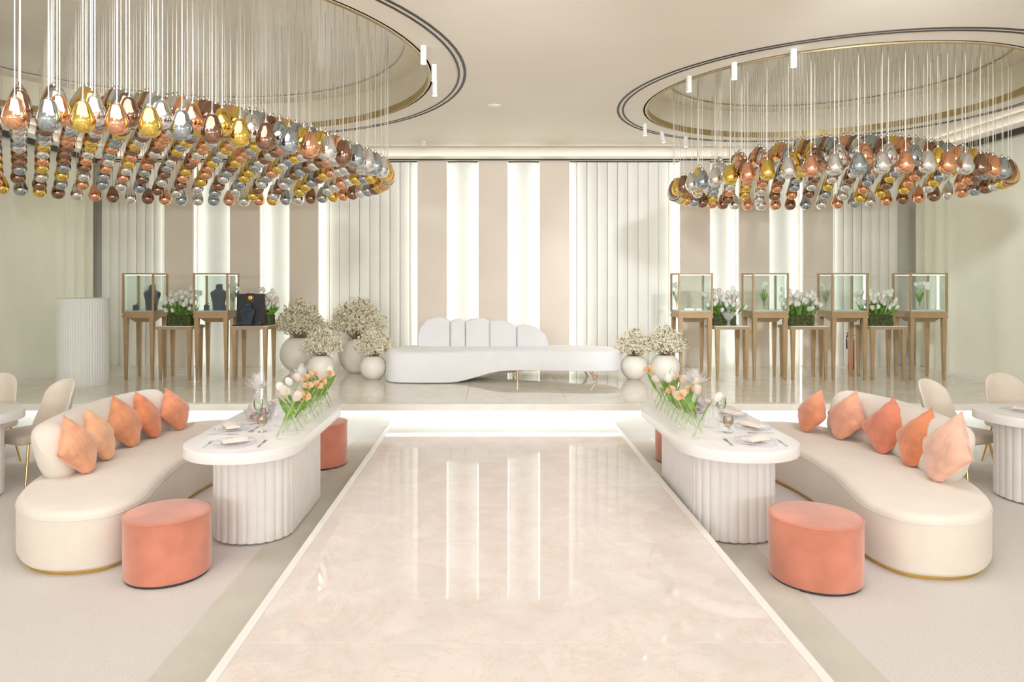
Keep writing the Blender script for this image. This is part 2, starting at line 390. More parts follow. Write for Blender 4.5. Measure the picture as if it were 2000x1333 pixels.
for a, b, n in ((187, 322, 8), (622, 815, 10), (1112, 1328, 11), (1626, 1765, 8)):
    x0, x1 = X(a) - (0.028 if a > 200 else 0), X(b) + (0.028 if b < 1700 else 0); wd = (x1 - x0) / n
    for i in range(n):
        xa = x0 + wd * i; ring = []
        for j in range(7):
            t = j / 6; ring.append((xa + 0.004 + (wd - 0.008) * t, 11.84 - 0.010 * math.sin(PI * t) ** 0.6 - 0.008 * (t if i >= n / 2 else 1 - t)))
        ring += [(xa + wd - 0.004, YB), (xa + 0.004, YB)]
        m = MB(); m.rings([[(p[0], p[1], S) for p in ring], [(p[0], p[1], ZT) for p in ring]])
        m.build('slat', M['slat'], wall_b, smooth=35)
# cove: pelmet with lamp on top, dark curtain track under it
def cove(parent, x0, x1, y0, y1, ledbox):
    m = MB(); m.box(x0, x1, y0, y1, 3.90, 3.985); m.build('cove_ledge', M['ceiling'], parent)
    m = MB(); m.box(*ledbox, 3.986, 3.996); m.build('cove_light', M['led_warm'], parent)
cove(wall_b, XL, XR, 11.86, YB, (XL, XR, 11.99, 12.02))
m = MB(); m.box(XL, XR, 11.60, 11.63, 3.872, 3.895); m.build('curtain_track', M['dark'], wall_b)
cove(wall_l, XL - 0.15, XL + 0.10, YF, 11.86, (XL - 0.08, XL - 0.05, YF, 11.86))
cove(wall_r, XR - 0.10, XR + 0.15, YF, 11.86, (XR + 0.05, XR + 0.08, YF, 11.86))
m = MB(); m.box(XR - 0.14, XR - 0.10, YF, 11.6, 3.82, 3.90); m.build('curtain_track', M['dark'], wall_r)
m = MB(); m.box(XL + 0.10, XL + 0.14, YF, 11.6, 3.82, 3.90); m.build('curtain_track', M['dark'], wall_l)
for nm, x0, x1 in (('baseboard_left', XL + 0.05, XL + 0.075), ('baseboard_right', XR - 0.075, XR - 0.05)):
    m = MB(); m.box(x0, x1, 8.3, 11.6, S, S + 0.02); struct(m.build(nm, M['white_trim']))

# curtains along both side walls
def curtain(x, sgn, label):
    rows = [(8.32, S + 0.005)]; n = 420
    pf, pb = [], []
    for i in range(n + 1):
        yy = YF + 0.1 + (11.78 - YF - 0.1) * i / n
        deep = max(0, (yy - 10.6) / 1.2)
        wv = 0.006 * math.sin(yy * 4.0) + 0.004 * math.sin(yy * 11 + 1) + 0.07 * deep * math.sin(yy * 21)
        xx = x + sgn * (0.02 + wv - 0.10 * deep * deep)
        pf.append((xx, yy)); pb.append((xx - sgn * 0.012, yy))
    m = MB()
    def zlo(yy): return 0.004 if yy < 8.17 else (S + 0.004)
    for k in range(n):
        pass
    # two lengths: hall floor and stage
    for y0, y1, zl in ((YF, 8.17, 0.004), (8.17, 12.0, S + 0.004)):
        idx = [i for i in range(n + 1) if y0 <= pf[i][1] <= y1]
        ring = [pf[i] for i in idx] + [pb[i] for i in reversed(idx)]
        m.rings([[(p[0], p[1], zl) for p in ring], [(p[0], p[1], 3.86) for p in ring]], False, False)
    return tag(m.build('curtain', M['curtain'], smooth=60), label, 'curtain', 'side wall curtains')
curtain(XL, 1, 'pale green cream curtain covering the wall at left')
curtain(XR, -1, 'pale green cream curtain covering the wall at right')

# ceiling with two round openings
CL = (-3.75, 7.5, 3.05, 3.45); CR = (4.23, 8.85, 2.22, 2.60)
bm = bmesh.new(); edges = []
def loop(pts):
    vs = [bm.verts.new((p[0], p[1], CZ)) for p in pts]
    for i in range(len(vs)): edges.append(bm.edges.new((vs[i], vs[(i + 1) % len(vs)])))
loop([(XL, YF), (XR, YF), (XR, 11.84), (XL, 11.84)])
for c in (CL, CR): loop(circ(c[2], 96, c[0], c[1]))
bmesh.ops.triangle_fill(bm, use_beauty=True, use_dissolve=False, edges=edges)
for f in bm.faces:
    if f.normal.z > 0: f.normal_flip()
me = bpy.data.meshes.new('ceiling'); bm.to_mesh(me); bm.free(); me.materials.append(M['ceiling'])
ceil = struct(link('ceiling', me))
m = MB(); m.box(XL - 0.35, XR + 0.35, YF, YB + 0.1, 4.62, 4.72); m.build('upper_slab', M['plaster'], ceil)
def annulus(r0, r1, z0, z1, cx, cy, n=96):
    m = MB(); rs = []
    for r, z in ((r0, z0), (r1, z0), (r1, z1), (r0, z1), (r0, z0)):
        rs.append([(cx + r * math.cos(2 * PI * j / n), cy + r * math.sin(2 * PI * j / n), z) for j in range(n)])
    m.rings(rs, False, False); return m
for cx, cy, ri, ro in (CL, CR):
    annulus(ro - 0.012, ro + 0.016, CZ - 0.006, CZ, cx, cy).build('groove_ring', M['dark'], ceil, smooth=40)
    annulus(ro - 0.075, ro - 0.052, CZ - 0.006, CZ, cx, cy).build('groove_ring', M['dark'], ceil, smooth=40)
    annulus(ri - 0.004, ri + 0.012, CZ - 0.012, CZ + 0.03, cx, cy).build('gold_rim', M['gold_trim'], ceil, smooth=40)
    annulus(ri - 0.002, ri + 0.03, CZ + 0.028, CZ + 0.075, cx, cy).build('gold_rim', M['gold_trim'], ceil, smooth=40)
    annulus(ri + 0.03, ri + 0.05, CZ, CZ + 0.40, cx, cy).build('recess_wall', M['recess'], ceil, smooth=40)
    annulus(ri - 0.26, ri + 0.05, CZ + 0.40, CZ + 0.42, cx, cy).build('recess_ledge', M['recess'], ceil, smooth=40)
    m = MB(); m.lathe([(ri - 0.22, CZ + 0.43), (ri - 0.22, CZ + 0.45)], 96, T(cx, cy, 0)); m.build('gloss_disc', M['disc'], ceil, smooth=40)
m = MB(); m.lathe([(0.11, 0), (0.11, 0.006)], 32, T(CR[0] + 1.05, CR[1] - 1.35, CZ + 0.42)); m.build('speaker_grille', M['plastic'], ceil, smooth=40)
# small ceiling fittings
def on_ceil(x, y):
    D = F * (CZ - CH) / (VY - y); return px(x, D), D
cx, cy = on_ceil(965, 206)
o = MB(); o.lathe([(0.02, -0.018), (0.06, -0.016), (0.085, -0.006), (0.09, 0)], 28); o = o.build('smoke_detector', M['plastic'], smooth=40); o.location = (cx, cy, CZ)
tag(o, 'flat white disc smoke detector on the open ceiling between rings', 'smoke detector')
cx, cy = on_ceil(826, 277)
o = MB(); o.lathe([(0.012, -0.075), (0.035, -0.06), (0.045, -0.03), (0.03, -0.025), (0.05, -0.02), (0.055, 0)], 24); o = o.build('security_camera', M['plastic'], smooth=40); o.location = (cx, cy, CZ)
tag(o, 'small white dome camera on ceiling near the lit back cove', 'camera')

# ceiling spotlights
def ceiling_spot(x, y, label, tilt=0.0):
    cx, cy = on_ceil(x, y)
    t = thing('ceiling_spotlight', label, 'spotlight', (cx, cy, CZ), 0, 'cylinder ceiling spotlights')
    m = MB(); m.lathe([(0.03, -0.006), (0.03, 0)], 20); m.build('mount', M['plastic'], t, 40)
    mt = T(0, 0, -0.006) @ Ry(tilt)
    m = MB(); m.lathe([(0.0285, -0.165), (0.03, -0.162), (0.03, 0.0)], 20, mt, cap0=False); m.build('housing', M['plastic'], t, 40)
    m = MB(); m.lathe([(0.027, -0.158), (0.027, -0.155)], 20, mt); m.build('lens', M['lamp'], t, 40)
for x, y, lab, tl in ((827, 90, 'white cylinder ceiling spotlight, nearest of three by the left ring', 0), (848, 127, 'white cylinder ceiling spotlight, middle of three by the left ring', 0),
                  (849, 158, 'white cylinder ceiling spotlight, farthest of three by the left ring', 0), (1346, 149, 'white cylinder spotlight on right ring, left of the three front ones', 0),
                  (1434, 123, 'white cylinder spotlight on right ring, middle of the three front ones', 0), (1550, 97, 'white cylinder spotlight on right ring, right of the three front ones', 0),
                  (1260, 242, 'small upright white spotlight at the far left of the right ring', 0), (1292, 257, 'small tilted white spotlight at the back of the right ring', -0.25),
                  (1340, 266, 'small white spotlight behind the hanging cords of right chandelier', 0)):
    ceiling_spot(x, y, lab, tl)

# ================================================================== CHANDELIERS
BH = 0.225
prof = [(0.003, 0), (0.034, 0.006), (0.059, 0.022), (0.075, 0.047), (0.082, 0.075), (0.081, 0.098), (0.073, 0.128), (0.062, 0.160), (0.051, 0.19), (0.043, 0.212), (0.030, BH)]
bulb_me = []
for i, bmat in enumerate(BULB):
    m = MB(); m.lathe(prof, 20); o = m.build('pendant', bmat, smooth=50); bulb_me.append(o.data); bpy.data.objects.remove(o)
m = MB(); m.lathe([(0.02, BH), (0.02, BH + 0.012), (0.009, BH + 0.016), (0.007, BH + 0.035)], 10); o = m.build('cap', M['steel'], smooth=40); cap_me = o.data; bpy.data.objects.remove(o)
m = MB(); m.lathe([(0.003, 0), (0.003, 1)], 5, cap0=False, cap1=False); o = m.build('cord', M['cord'], smooth=60); cord_me = o.data; bpy.data.objects.remove(o)
def chandelier(c, Rr, ang, z0, h, label, rng):
    cx, cy = c[0], c[1]
    t = thing('chandelier', label, 'chandelier', (cx, cy, CZ + 0.43), 0, 'pendant cluster chandeliers')
    ztop = CZ + 0.43; pos = []
    sp = 0.230; u = Vector((math.sin(ang), math.cos(ang))); v = Vector((math.cos(ang), -math.sin(ang)))
    for i in range(-16, 17):
        for j in range(-16, 17):
            p = u * (i * sp + rng.uniform(-0.012, 0.012)) + v * (j * sp + 0.05 + rng.uniform(-0.008, 0.008))
            if p.length < Rr - 0.10: pos.append(p)
    n = int(2 * PI * Rr / 0.215)
    for k in range(n): pos.append(Vector((Rr * math.cos(2 * PI * k / n), Rr * math.sin(2 * PI * k / n))))
    data = []
    last = -1
    for p in pos:
        z = z0 + h * (1 - min(1, p.length / Rr) ** 2.5)
        wx, wy = cx + p.x, cy + p.y
        vis = wy > 0.3 and 0 < VX + wx / wy * F + 30 and VX + wx / wy * F < 2030
        k = rng.choice([q for q in range(5) if q != last]); last = k
        data.append((0 if vis else 1, wy, p, z, k))
    data.sort(key=lambda d: (d[0], d[1]))
    stuff = [MB() for _ in range(5)]
    rest = MB(); rest_f = []
    for q, (vis, wy, p, z, k) in enumerate(data):
        zz = z - ztop
        if q < 300:
            b = link('pendant', bulb_me[k], t, loc=(p.x, p.y, zz))
            link('cap', cap_me, b)
            cd = link('cord', cord_me, b, loc=(0, 0, BH + 0.035)); cd.scale = (1, 1, -zz - BH - 0.035)
        else:
            o0 = len(rest.f)
            rest.lathe(prof, 14, T(p.x, p.y, zz)); rest_f += [k] * (len(rest.f) - o0); o0 = len(rest.f)
            rest.lathe([(0.0035, BH), (0.0035, -zz)], 5, T(p.x, p.y, zz)); rest_f += [5] * (len(rest.f) - o0)
    if rest.f:
        o = rest.build('more_pendants', BULB[0], t, smooth=50, kind='stuff')
        for b in BULB[1:]: o.data.materials.append(b)
        o.data.materials.append(M['cord'])
        o.data.polygons.foreach_set('material_index', rest_f)
    return t
chandelier(CL, 2.6, -0.60, 2.95, 0.5, 'large round chandelier of metallic teardrop pendants hanging at left', random.Random(3))
chandelier(CR, 1.88, 0.26, 2.95, 0.43, 'smaller round chandelier of metallic teardrop pendants hanging at right', random.Random(5))

# ================================================================== LOUNGE SOFAS
seat_pts = [(-3.20, 4.70), (-2.97, 4.50), (-2.72, 4.45), (-2.50, 4.54), (-2.42, 4.80), (-2.47, 5.10), (-2.54, 5.45), (-2.58, 5.85), (-2.58, 6.2), (-2.52, 6.6),
            (-2.42, 6.95), (-2.48, 7.28), (-2.78, 7.42), (-3.12, 7.32), (-3.36, 6.95), (-3.50, 6.4), (-3.53, 5.8), (-3.46, 5.3), (-3.34, 4.93)]
back_c = [(-3.26, 5.12), (-3.345, 5.45), (-3.395, 5.85), (-3.40, 6.25), (-3.36, 6.65), (-3.27, 7.0)]
def lounge_sofa(sgn, dx, dy, label):
    t = thing('curved_sofa', label, 'sofa', (dx, dy, 0), 0, 'curved cream sofas')
    pts = [(sgn * -1 * p[0] if sgn > 0 else p[0], p[1]) for p in seat_pts]
    if sgn > 0: pts = list(reversed(pts))
    ol = [(p.x, p.y) for p in catmull([(a, b, 0) for a, b in pts], 8)]
    m = MB(); m.rprism(ol, 0.025, 0.41, 0.055, 0.03, 6, 0.012); m.build('seat', M['cream'], t, smooth=70)
    m = MB(); k = len(ol); ring = []
    for i in range(k):
        p = Vector(ol[i]); d = (Vector(ol[(i + 1) % k]) - Vector(ol[i - 1])).normalized(); ring.append(p - Vector((d.y, -d.x)) * 0.03)
    m.rprism(ring, 0.0, 0.03, 0.0, 0.0, 1); m.build('plinth', M['gold'], t)
    # piping seam around the seat top
    m = MB(); path = []
    for i in range(k + 1):
        p = Vector(ol[i % k]); path.append((p.x, p.y, 0.355))
    m.tube(path, 0.004, 6); m.build('piping', M['cream'], t, smooth=60)
    # backrest: fat rounded bolster swept along the outer edge
    cl = catmull([(a if sgn < 0 else -a, b, 0) for a, b in back_c], 10, closed=False)
    n = len(cl); rs = []
    sec = []
    for j in range(24):
        a = 2 * PI * j / 24; c, s = math.cos(a), math.sin(a)
        sec.append((math.copysign(abs(c) ** 0.75, c) * 0.13, math.copysign(abs(s) ** 0.62, s) * 0.215))
    L = [0.0]
    for i in range(1, n): L.append(L[-1] + (cl[i] - cl[i - 1]).length)
    for i in range(n):
        d = (cl[min(i + 1, n - 1)] - cl[max(i - 1, 0)]).normalized(); nn = Vector((d.y, -d.x, 0)); nn *= (1 if sgn < 0 else -1)
        e = min(L[i], L[-1] - L[i]); q = 0.16
        f = 1 if e > q else math.sqrt(max(0.0, 1 - (1 - e / q) ** 2))
        f = max(f, 0.06); fz = max(f ** 0.6, 0.3)
        lean = -0.05
        rs.append([cl[i] + nn * (x * f + lean * (z / 0.215)) + Vector((0, 0, 0.595 + z * fz + 0.02 * math.sin(PI * L[i] / L[-1]))) for x, z in sec])
    m = MB(); m.rings(rs); m.build('backrest', M['cream'], t, smooth=80)
    return t
lounge_sofa(-1, 0, 0, 'long curved cream sofa with orange pillows, left of the runway')
lounge_sofa(1, 0.10, -0.08, 'long curved cream sofa with orange pillows, right of the runway')

# pillows (diamond set, one corner up)
def pillow(bx, by, nang, lean, size, col, label, seed, roll=0.0):
    rr = random.Random(seed); n = 22; vs = {}; m = MB(); V = []; Fc = []
    w0 = size / 2
    ph = [rr.uniform(0, 6) for _ in range(6)]
    def pt(u, v, s):
        e = (1 - abs(u) ** 2.6) * (1 - abs(v) ** 2.6)
        th = 0.085 * max(e, 0) ** 0.55
        # edges pull in between the corners
        uu = u * (1 - 0.07 * (1 - v * v)); vv = v * (1 - 0.07 * (1 - u * u))
        cr = 0.006 * math.sin(9 * u + 5 * v + ph[0]) * math.sin(6 * v + ph[1]) + 0.004 * math.sin(17 * (u - v) + ph[2])
        th += cr * (1 if e > 0.02 else 0) * (1 if s > 0 else 0.6)
        x, z = uu * w0, vv * w0
        a = PI / 4 + roll
        X_, Z_ = x * math.cos(a) - z * math.sin(a), x * math.sin(a) + z * math.cos(a)
        zl = -w0 * 1.05
        if Z_ < zl:   # bottom corner folds under
            Z_ = zl + (Z_ - zl) * 0.25; X_ *= 1.12
        return (X_, s * th, Z_)
    for s in (-1, 1):
        for i in range(n + 1):
            for j in range(n + 1): V.append(pt(2 * i / n - 1, 2 * j / n - 1, s))
    k = (n + 1) ** 2
    for i in range(n):
        for j in range(n):
            a = i * (n + 1) + j; q = (a, a + n + 1, a + n + 2, a + 1)
            Fc.append(q); Fc.append(tuple(x + k for x in reversed(q)))
    zmin = min(v[2] for v in V)
    V = [(x, y, z - zmin) for x, y, z in V]
    # local: normal along -Y; turn to nang, lean back
    m.add(V, Fc, Rz(nang + PI / 2) @ Rx(-lean))
    o = m.build('pillow', col, smooth=170)
    bmx = bmesh.new(); bmx.from_mesh(o.data); bmesh.ops.remove_doubles(bmx, verts=bmx.verts, dist=0.0005); bmx.to_mesh(o.data); bmx.free()
    zm = min(v.co.z for v in o.data.vertices)
    o.location = (bx, by, 0.424 - zm)
    seam = MB()
    ring = [(-1 + 2 * i / 12, -1) for i in range(12)] + [(1, -1 + 2 * i / 12) for i in range(12)] + [(1 - 2 * i / 12, 1) for i in range(12)] + [(-1, 1 - 2 * i / 12) for i in range(13)]
    path = []
    for u, v in ring:
        p = pt(u, v, 1); path.append((p[0], 0.0, p[2] - zmin))
    mt = Rz(nang + PI / 2) @ Rx(-lean)
    seam.tube([mt @ Vector(p) for p in path], 0.004, 6); seam.build('piping', col, o, smooth=60)
    return tag(o, label, 'pillow', 'velvet sofa pillows')
PC = [velvet('apricot_velvet', (0.84, 0.40, 0.235)), velvet('light_peach_velvet', (0.88, 0.48, 0.27)), velvet('orange_velvet', (0.80, 0.33, 0.17)), velvet('burnt_orange_velvet', (0.76, 0.26, 0.12)),
      velvet('terracotta_velvet', (0.76, 0.29, 0.155)), velvet('blush_peach_velvet', (0.86, 0.50, 0.38)), velvet('rust_coral_velvet', (0.72, 0.24, 0.145)), velvet('dusty_peach_velvet', (0.80, 0.38, 0.25))]
d2 = math.radians
pillow(-3.06, 5.31, d2(2), 0.42, 0.375, PC[0], 'apricot velvet pillow, nearest the camera on the left sofa', 1)
pillow(-3.12, 5.70, d2(10), 0.42, 0.36, PC[1], 'pale peach velvet pillow, second from the near end, left sofa', 2)
pillow(-3.15, 6.15, d2(-4), 0.42, 0.385, PC[2], 'orange velvet pillow in the middle of the left sofa', 3)
pillow(-3.12, 6.50, d2(8), 0.42, 0.37, PC[3], 'burnt orange velvet pillow, fourth from the near end, left sofa', 4)
pillow(-3.03, 6.83, d2(-8), 0.42, 0.345, PC[4], 'terracotta velvet pillow at the far end of the left sofa', 5)
pillow(3.00, 6.74, d2(180 + 4), 0.42, 0.345, PC[4], 'terracotta velvet pillow at the far end of the right sofa', 6)
pillow(3.17, 6.42, d2(180 + 10), 0.42, 0.38, PC[7], 'dusty peach velvet pillow, second from the far end, right sofa', 7)
pillow(3.27, 5.93, d2(180 + 16), 0.42, 0.39, PC[6], 'rust coral velvet pillow in the middle of the right sofa', 8, 0.12)
pillow(3.27, 5.50, d2(180 + 6), 0.42, 0.39, PC[3], 'burnt orange velvet pillow, second from the near end, right sofa', 9)
pillow(3.22, 5.10, d2(180 - 2), 0.38, 0.43, PC[5], 'blush peach velvet pillow, nearest the camera on the right sofa', 10)

# ottomans
def ottoman(x, y, r, h, label, oval=1.0, rz=0):
    t = thing('ottoman', label, 'ottoman', (x, y, 0), rz, 'coral velvet ottomans')
    ol = [(a * oval, b) for a, b in circ(r, 48)]
    m = MB(); m.rprism(ol, 0.015, h - 0.01, 0.004, 0.01, 3); m.build('body', M['coral'], t, smooth=50)
    m = MB(); m.rprism([(a * 0.985, b * 0.985) for a, b in ol], h - 0.012, h, 0.012, 0.0, 4, 0.006); m.build('cushion_top', M['coral'], t, smooth=70)
    m = MB(); m.tube([(a, b, h - 0.009) for a, b in ol] + [(ol[0][0], ol[0][1], h - 0.009)], 0.005, 6); m.build('piping', M['coral'], t, smooth=60)
    m = MB(); m.rprism([(a * 0.96, b * 0.96) for a, b in ol], 0, 0.016, 0, 0, 1); m.build('base', M['case_in'], t)
ottoman(-2.10, 4.52, 0.262, 0.40, 'round coral velvet ottoman in front of the left sofa')
ottoman(2.05, 4.44, 0.277, 0.405, 'round coral velvet ottoman in front of the right sofa')
ottoman(-1.76, 7.16, 0.265, 0.44, 'coral velvet ottoman behind the left low table by stage')
ottoman(1.97, 7.30, 0.265, 0.44, 'coral velvet ottoman almost hidden behind the right low table')

# ================================================================== LOW TABLES
def low_table(x0, x1, y0, y1, bx0, bx1, by0, by1, label):
    t = thing('banquet_table', label, 'table', ((x0 + x1) / 2, (y0 + y1) / 2, 0), 0, 'white tables beside the runway')
    cx, cy = (x0 + x1) / 2, (y0 + y1) / 2
    m = MB(); m.rprism(rrect(x0 - cx, x1 - cx, y0 - cy, y1 - cy, 0.385, 14), 0.672, 0.75, 0.006, 0.006, 3); m.build('tabletop', M['white_top'], t, smooth=40)
    base = rrect(bx0 - cx, bx1 - cx, by0 - cy, by1 - cy, 0.27, 10)
    per = sum((Vector(base[i]) - Vector(base[i - 1])).length for i in range(len(base)))
    m = MB(); sc_ = scallop(base, int(per / 0.072), 0.014, 6); m.rprism(sc_, 0.012, 0.672, 0.0, 0.012, 3); m.build('fluted_base', M['flute_white'], t, smooth=60)
    return t
low_table(-2.17, -1.36, 4.59, 6.62, -2.07, -1.48, 4.95, 6.25, 'white table with rounded ends and fluted base beside left sofa')
low_table(1.33, 2.17, 4.63, 6.62, 1.49, 2.10, 4.97, 6.40, 'white table with rounded ends and fluted base beside right sofa')
low_table(4.24, 6.20, 5.62, 6.45, 4.40, 6.04, 5.74, 6.33, 'white table with rounded end cut off by right picture edge')
low_table(-6.10, -4.13, 5.62, 6.45, -5.95, -4.29, 5.74, 6.33, 'white table with rounded end cut off by left picture edge')

# chairs
def chair(x, y, face, label):
    t = thing('dining_chair', label, 'chair', (x, y, 0), face, 'taupe upholstered dining chairs')   # faces local -Y
    m = MB(); m.rprism(catmull_ol([(-0.24, -0.2), (-0.16, -0.27), (0.16, -0.27), (0.24, -0.2), (0.25, 0.05), (0.19, 0.22), (-0.19, 0.22), (-0.25, 0.05)]), 0.39, 0.475, 0.03, 0.025, 4)
    m.build('seat', M['chair'], t, smooth=70)
    nu, nv = 16, 14; V = []; Fc = []
    def sp(u, v, off):
        z = 0.42 + 0.49 * v
        hw = (0.98 - 0.30 * v) if v < 0.6 else (0.80 * math.sqrt(max(0, 1 - ((v - 0.6) / 0.40) ** 2.4)) if v < 1 else 0)
        th = u * hw * 1.05
        rad = 0.265 + off
        wrap = 0.95 + 0.1 * v
        return (rad * math.sin(th), -0.02 + rad * wrap * math.cos(th) + 0.10 * v - 0.01, z)
    for off in (0.025, -0.025):
        for i in range(nv + 1):
            for j in range(nu + 1):
                v = i / nv; u = 2 * j / nu - 1
                vv = 1 - (1 - v) ** 1.5
                o_ = off * (1 - 0.75 * max(abs(u), vv if vv > 0.9 else 0) ** 6)
                V.append(sp(u, min(vv, 0.998), o_))
    k = (nv + 1) * (nu + 1)
    for i in range(nv):
        for j in range(nu):
            a = i * (nu + 1) + j; q = (a, a + 1, a + nu + 2, a + nu + 1)
            Fc.append(tuple(reversed(q))); Fc.append(tuple(c + k for c in q))
    for i in range(nv):
        for j in (0, nu):
            a = i * (nu + 1) + j; b = a + nu + 1
            Fc.append((a, b, b + k, a + k) if j == 0 else (b, a, a + k, b + k))
    for j in range(nu):
        a = j; Fc.append((a + 1, a, a + k, a + 1 + k)); a = nv * (nu + 1) + j; Fc.append((a, a + 1, a + 1 + k, a + k))
    m = MB(); m.add(V, Fc); m.build('backrest', M['chair'], t, smooth=75)
    for sx, sy in ((-1, -1), (1, -1), (-1, 1), (1, 1)):
        m = MB(); m.tube([(sx * 0.17, sy * 0.16, 0.40), (sx * 0.235, sy * 0.23, 0.0)], [0.014, 0.008], 10); m.build('leg', M['gold'], t, smooth=60)
def catmull_ol(p): return [(q.x, q.y) for q in catmull([(a, b, 0) for a, b in p], 6)]
chair(4.42, 6.62, 0.42, 'taupe chair with gold legs right behind the right sofa')
chair(5.30, 7.02, -0.10, 'taupe chair across the white table at the right edge')
chair(-4.34, 6.62, -0.42, 'taupe chair with gold legs right behind the left sofa')
chair(-5.12, 7.02, 0.10, 'taupe chair across the white table at the left edge')

# ================================================================== STAGE SOFA
def stage_sofa():
    t = thing('stage_sofa', 'white asymmetric sofa with scalloped back on the stage', 'sofa', (0.15, 10.3, S))
    pts = [(-1.55, 10.15), (-1.42, 9.86), (-1.05, 9.78), (-0.6, 9.80), (-0.2, 9.92), (0.25, 10.0), (0.8, 9.98), (1.35, 9.90), (1.72, 9.95), (1.88, 10.22), (1.82, 10.6), (1.5, 10.82),
           (0.8, 10.9), (0.0, 10.95), (-0.8, 10.95), (-1.3, 10.8), (-1.52, 10.5)]
    ol = [(p.x - 0.15, p.y - 10.3) for p in catmull([(a, b, 0) for a, b in pts], 8)]
    m = MB(); m.rprism(ol, 0.0, 0.445, 0.07, 0.02, 6, 0.006)
    out = []
    for x, y, z in m.v:
        q = min(1, max(0, (x + 0.15 + 0.62) / 0.85)); q = q * q * (3 - 2 * q); zb = 0.008 + 0.145 * q
        out.append((x, y, zb + z * (0.445 - zb) / 0.445))
    m.v = out; m.build('seat', M['white_sofa'], t, smooth=70)
    lob = [(-1.13, -0.645, [(-1.13, 0.40), (-0.645, 0.40), (-0.645, 0.83), (-0.72, 0.873), (-0.86, 0.89), (-1.0, 0.855), (-1.10, 0.74), (-1.145, 0.57)]),
           (0, 0, [(-0.64, 0.40), (-0.415, 0.40), (-0.415, 0.825), (-0.48, 0.853), (-0.56, 0.853), (-0.64, 0.83)]),
           (0, 0, [(-0.41, 0.40), (-0.045, 0.40), (-0.045, 0.825), (-0.13, 0.862), (-0.23, 0.87), (-0.33, 0.858), (-0.41, 0.825)]),
           (0, 0, [(-0.04, 0.40), (0.365, 0.40), (0.365, 0.755), (0.27, 0.80), (0.16, 0.832), (0.05, 0.838), (-0.04, 0.822)]),
           (0, 0, [(0.37, 0.40), (0.84, 0.40), (0.845, 0.52), (0.80, 0.62), (0.70, 0.71), (0.58, 0.757), (0.46, 0.768), (0.37, 0.75)])]
    for _, _, p in lob:
        # outline in XZ pushed through Y; flip so it stays counter-clockwise after the turn
        ol2 = resample(p, 60)
        cxm = sum(a.x for a in ol2) / 60; czm = sum(a.y for a in ol2) / 60
        hx_ = max(abs(a.x - cxm) for a in ol2); hz_ = max(abs(a.y - czm) for a in ol2); rs = []
        for q in range(7):
            a = PI / 2 * q / 6; ins = 0.035 * (1 - math.sin(a)); yy = 0.035 * (1 - math.cos(a))
            rs.append([(cxm - 0.15 + (p_.x - cxm) * (1 - ins / hx_), 10.54 - 10.3 + yy, czm + (p_.y - czm) * (1 - ins / hz_)) for p_ in ol2])
        for q in range(7):
            a = PI / 2 * q / 6; ins = 0.035 * (1 - math.cos(a)); yy = 0.24 - 0.035 * (1 - math.sin(a))
            rs.append([(cxm - 0.15 + (p_.x - cxm) * (1 - ins / hx_), 10.54 - 10.3 + yy, czm + (p_.y - czm) * (1 - ins / hz_)) for p_ in ol2])
        m = MB(); m.rings(rs)
        m.build('back_channel', M['white_sofa'], t, smooth=60)
    for x, y, dx in ((0.36, 10.12, -0.0), (0.32, 10.62, 0.0), (1.40, 10.08, 0.10), (1.36, 10.6, 0.08)):
        m = MB(); m.tube([(x - 0.15, y - 10.3, 0.17), (x - 0.15 + dx, y - 10.3 - 0.02, 0.0)], [0.026, 0.013], 12); m.build('leg', M['rose_gold'], t, smooth=60)
stage_sofa()

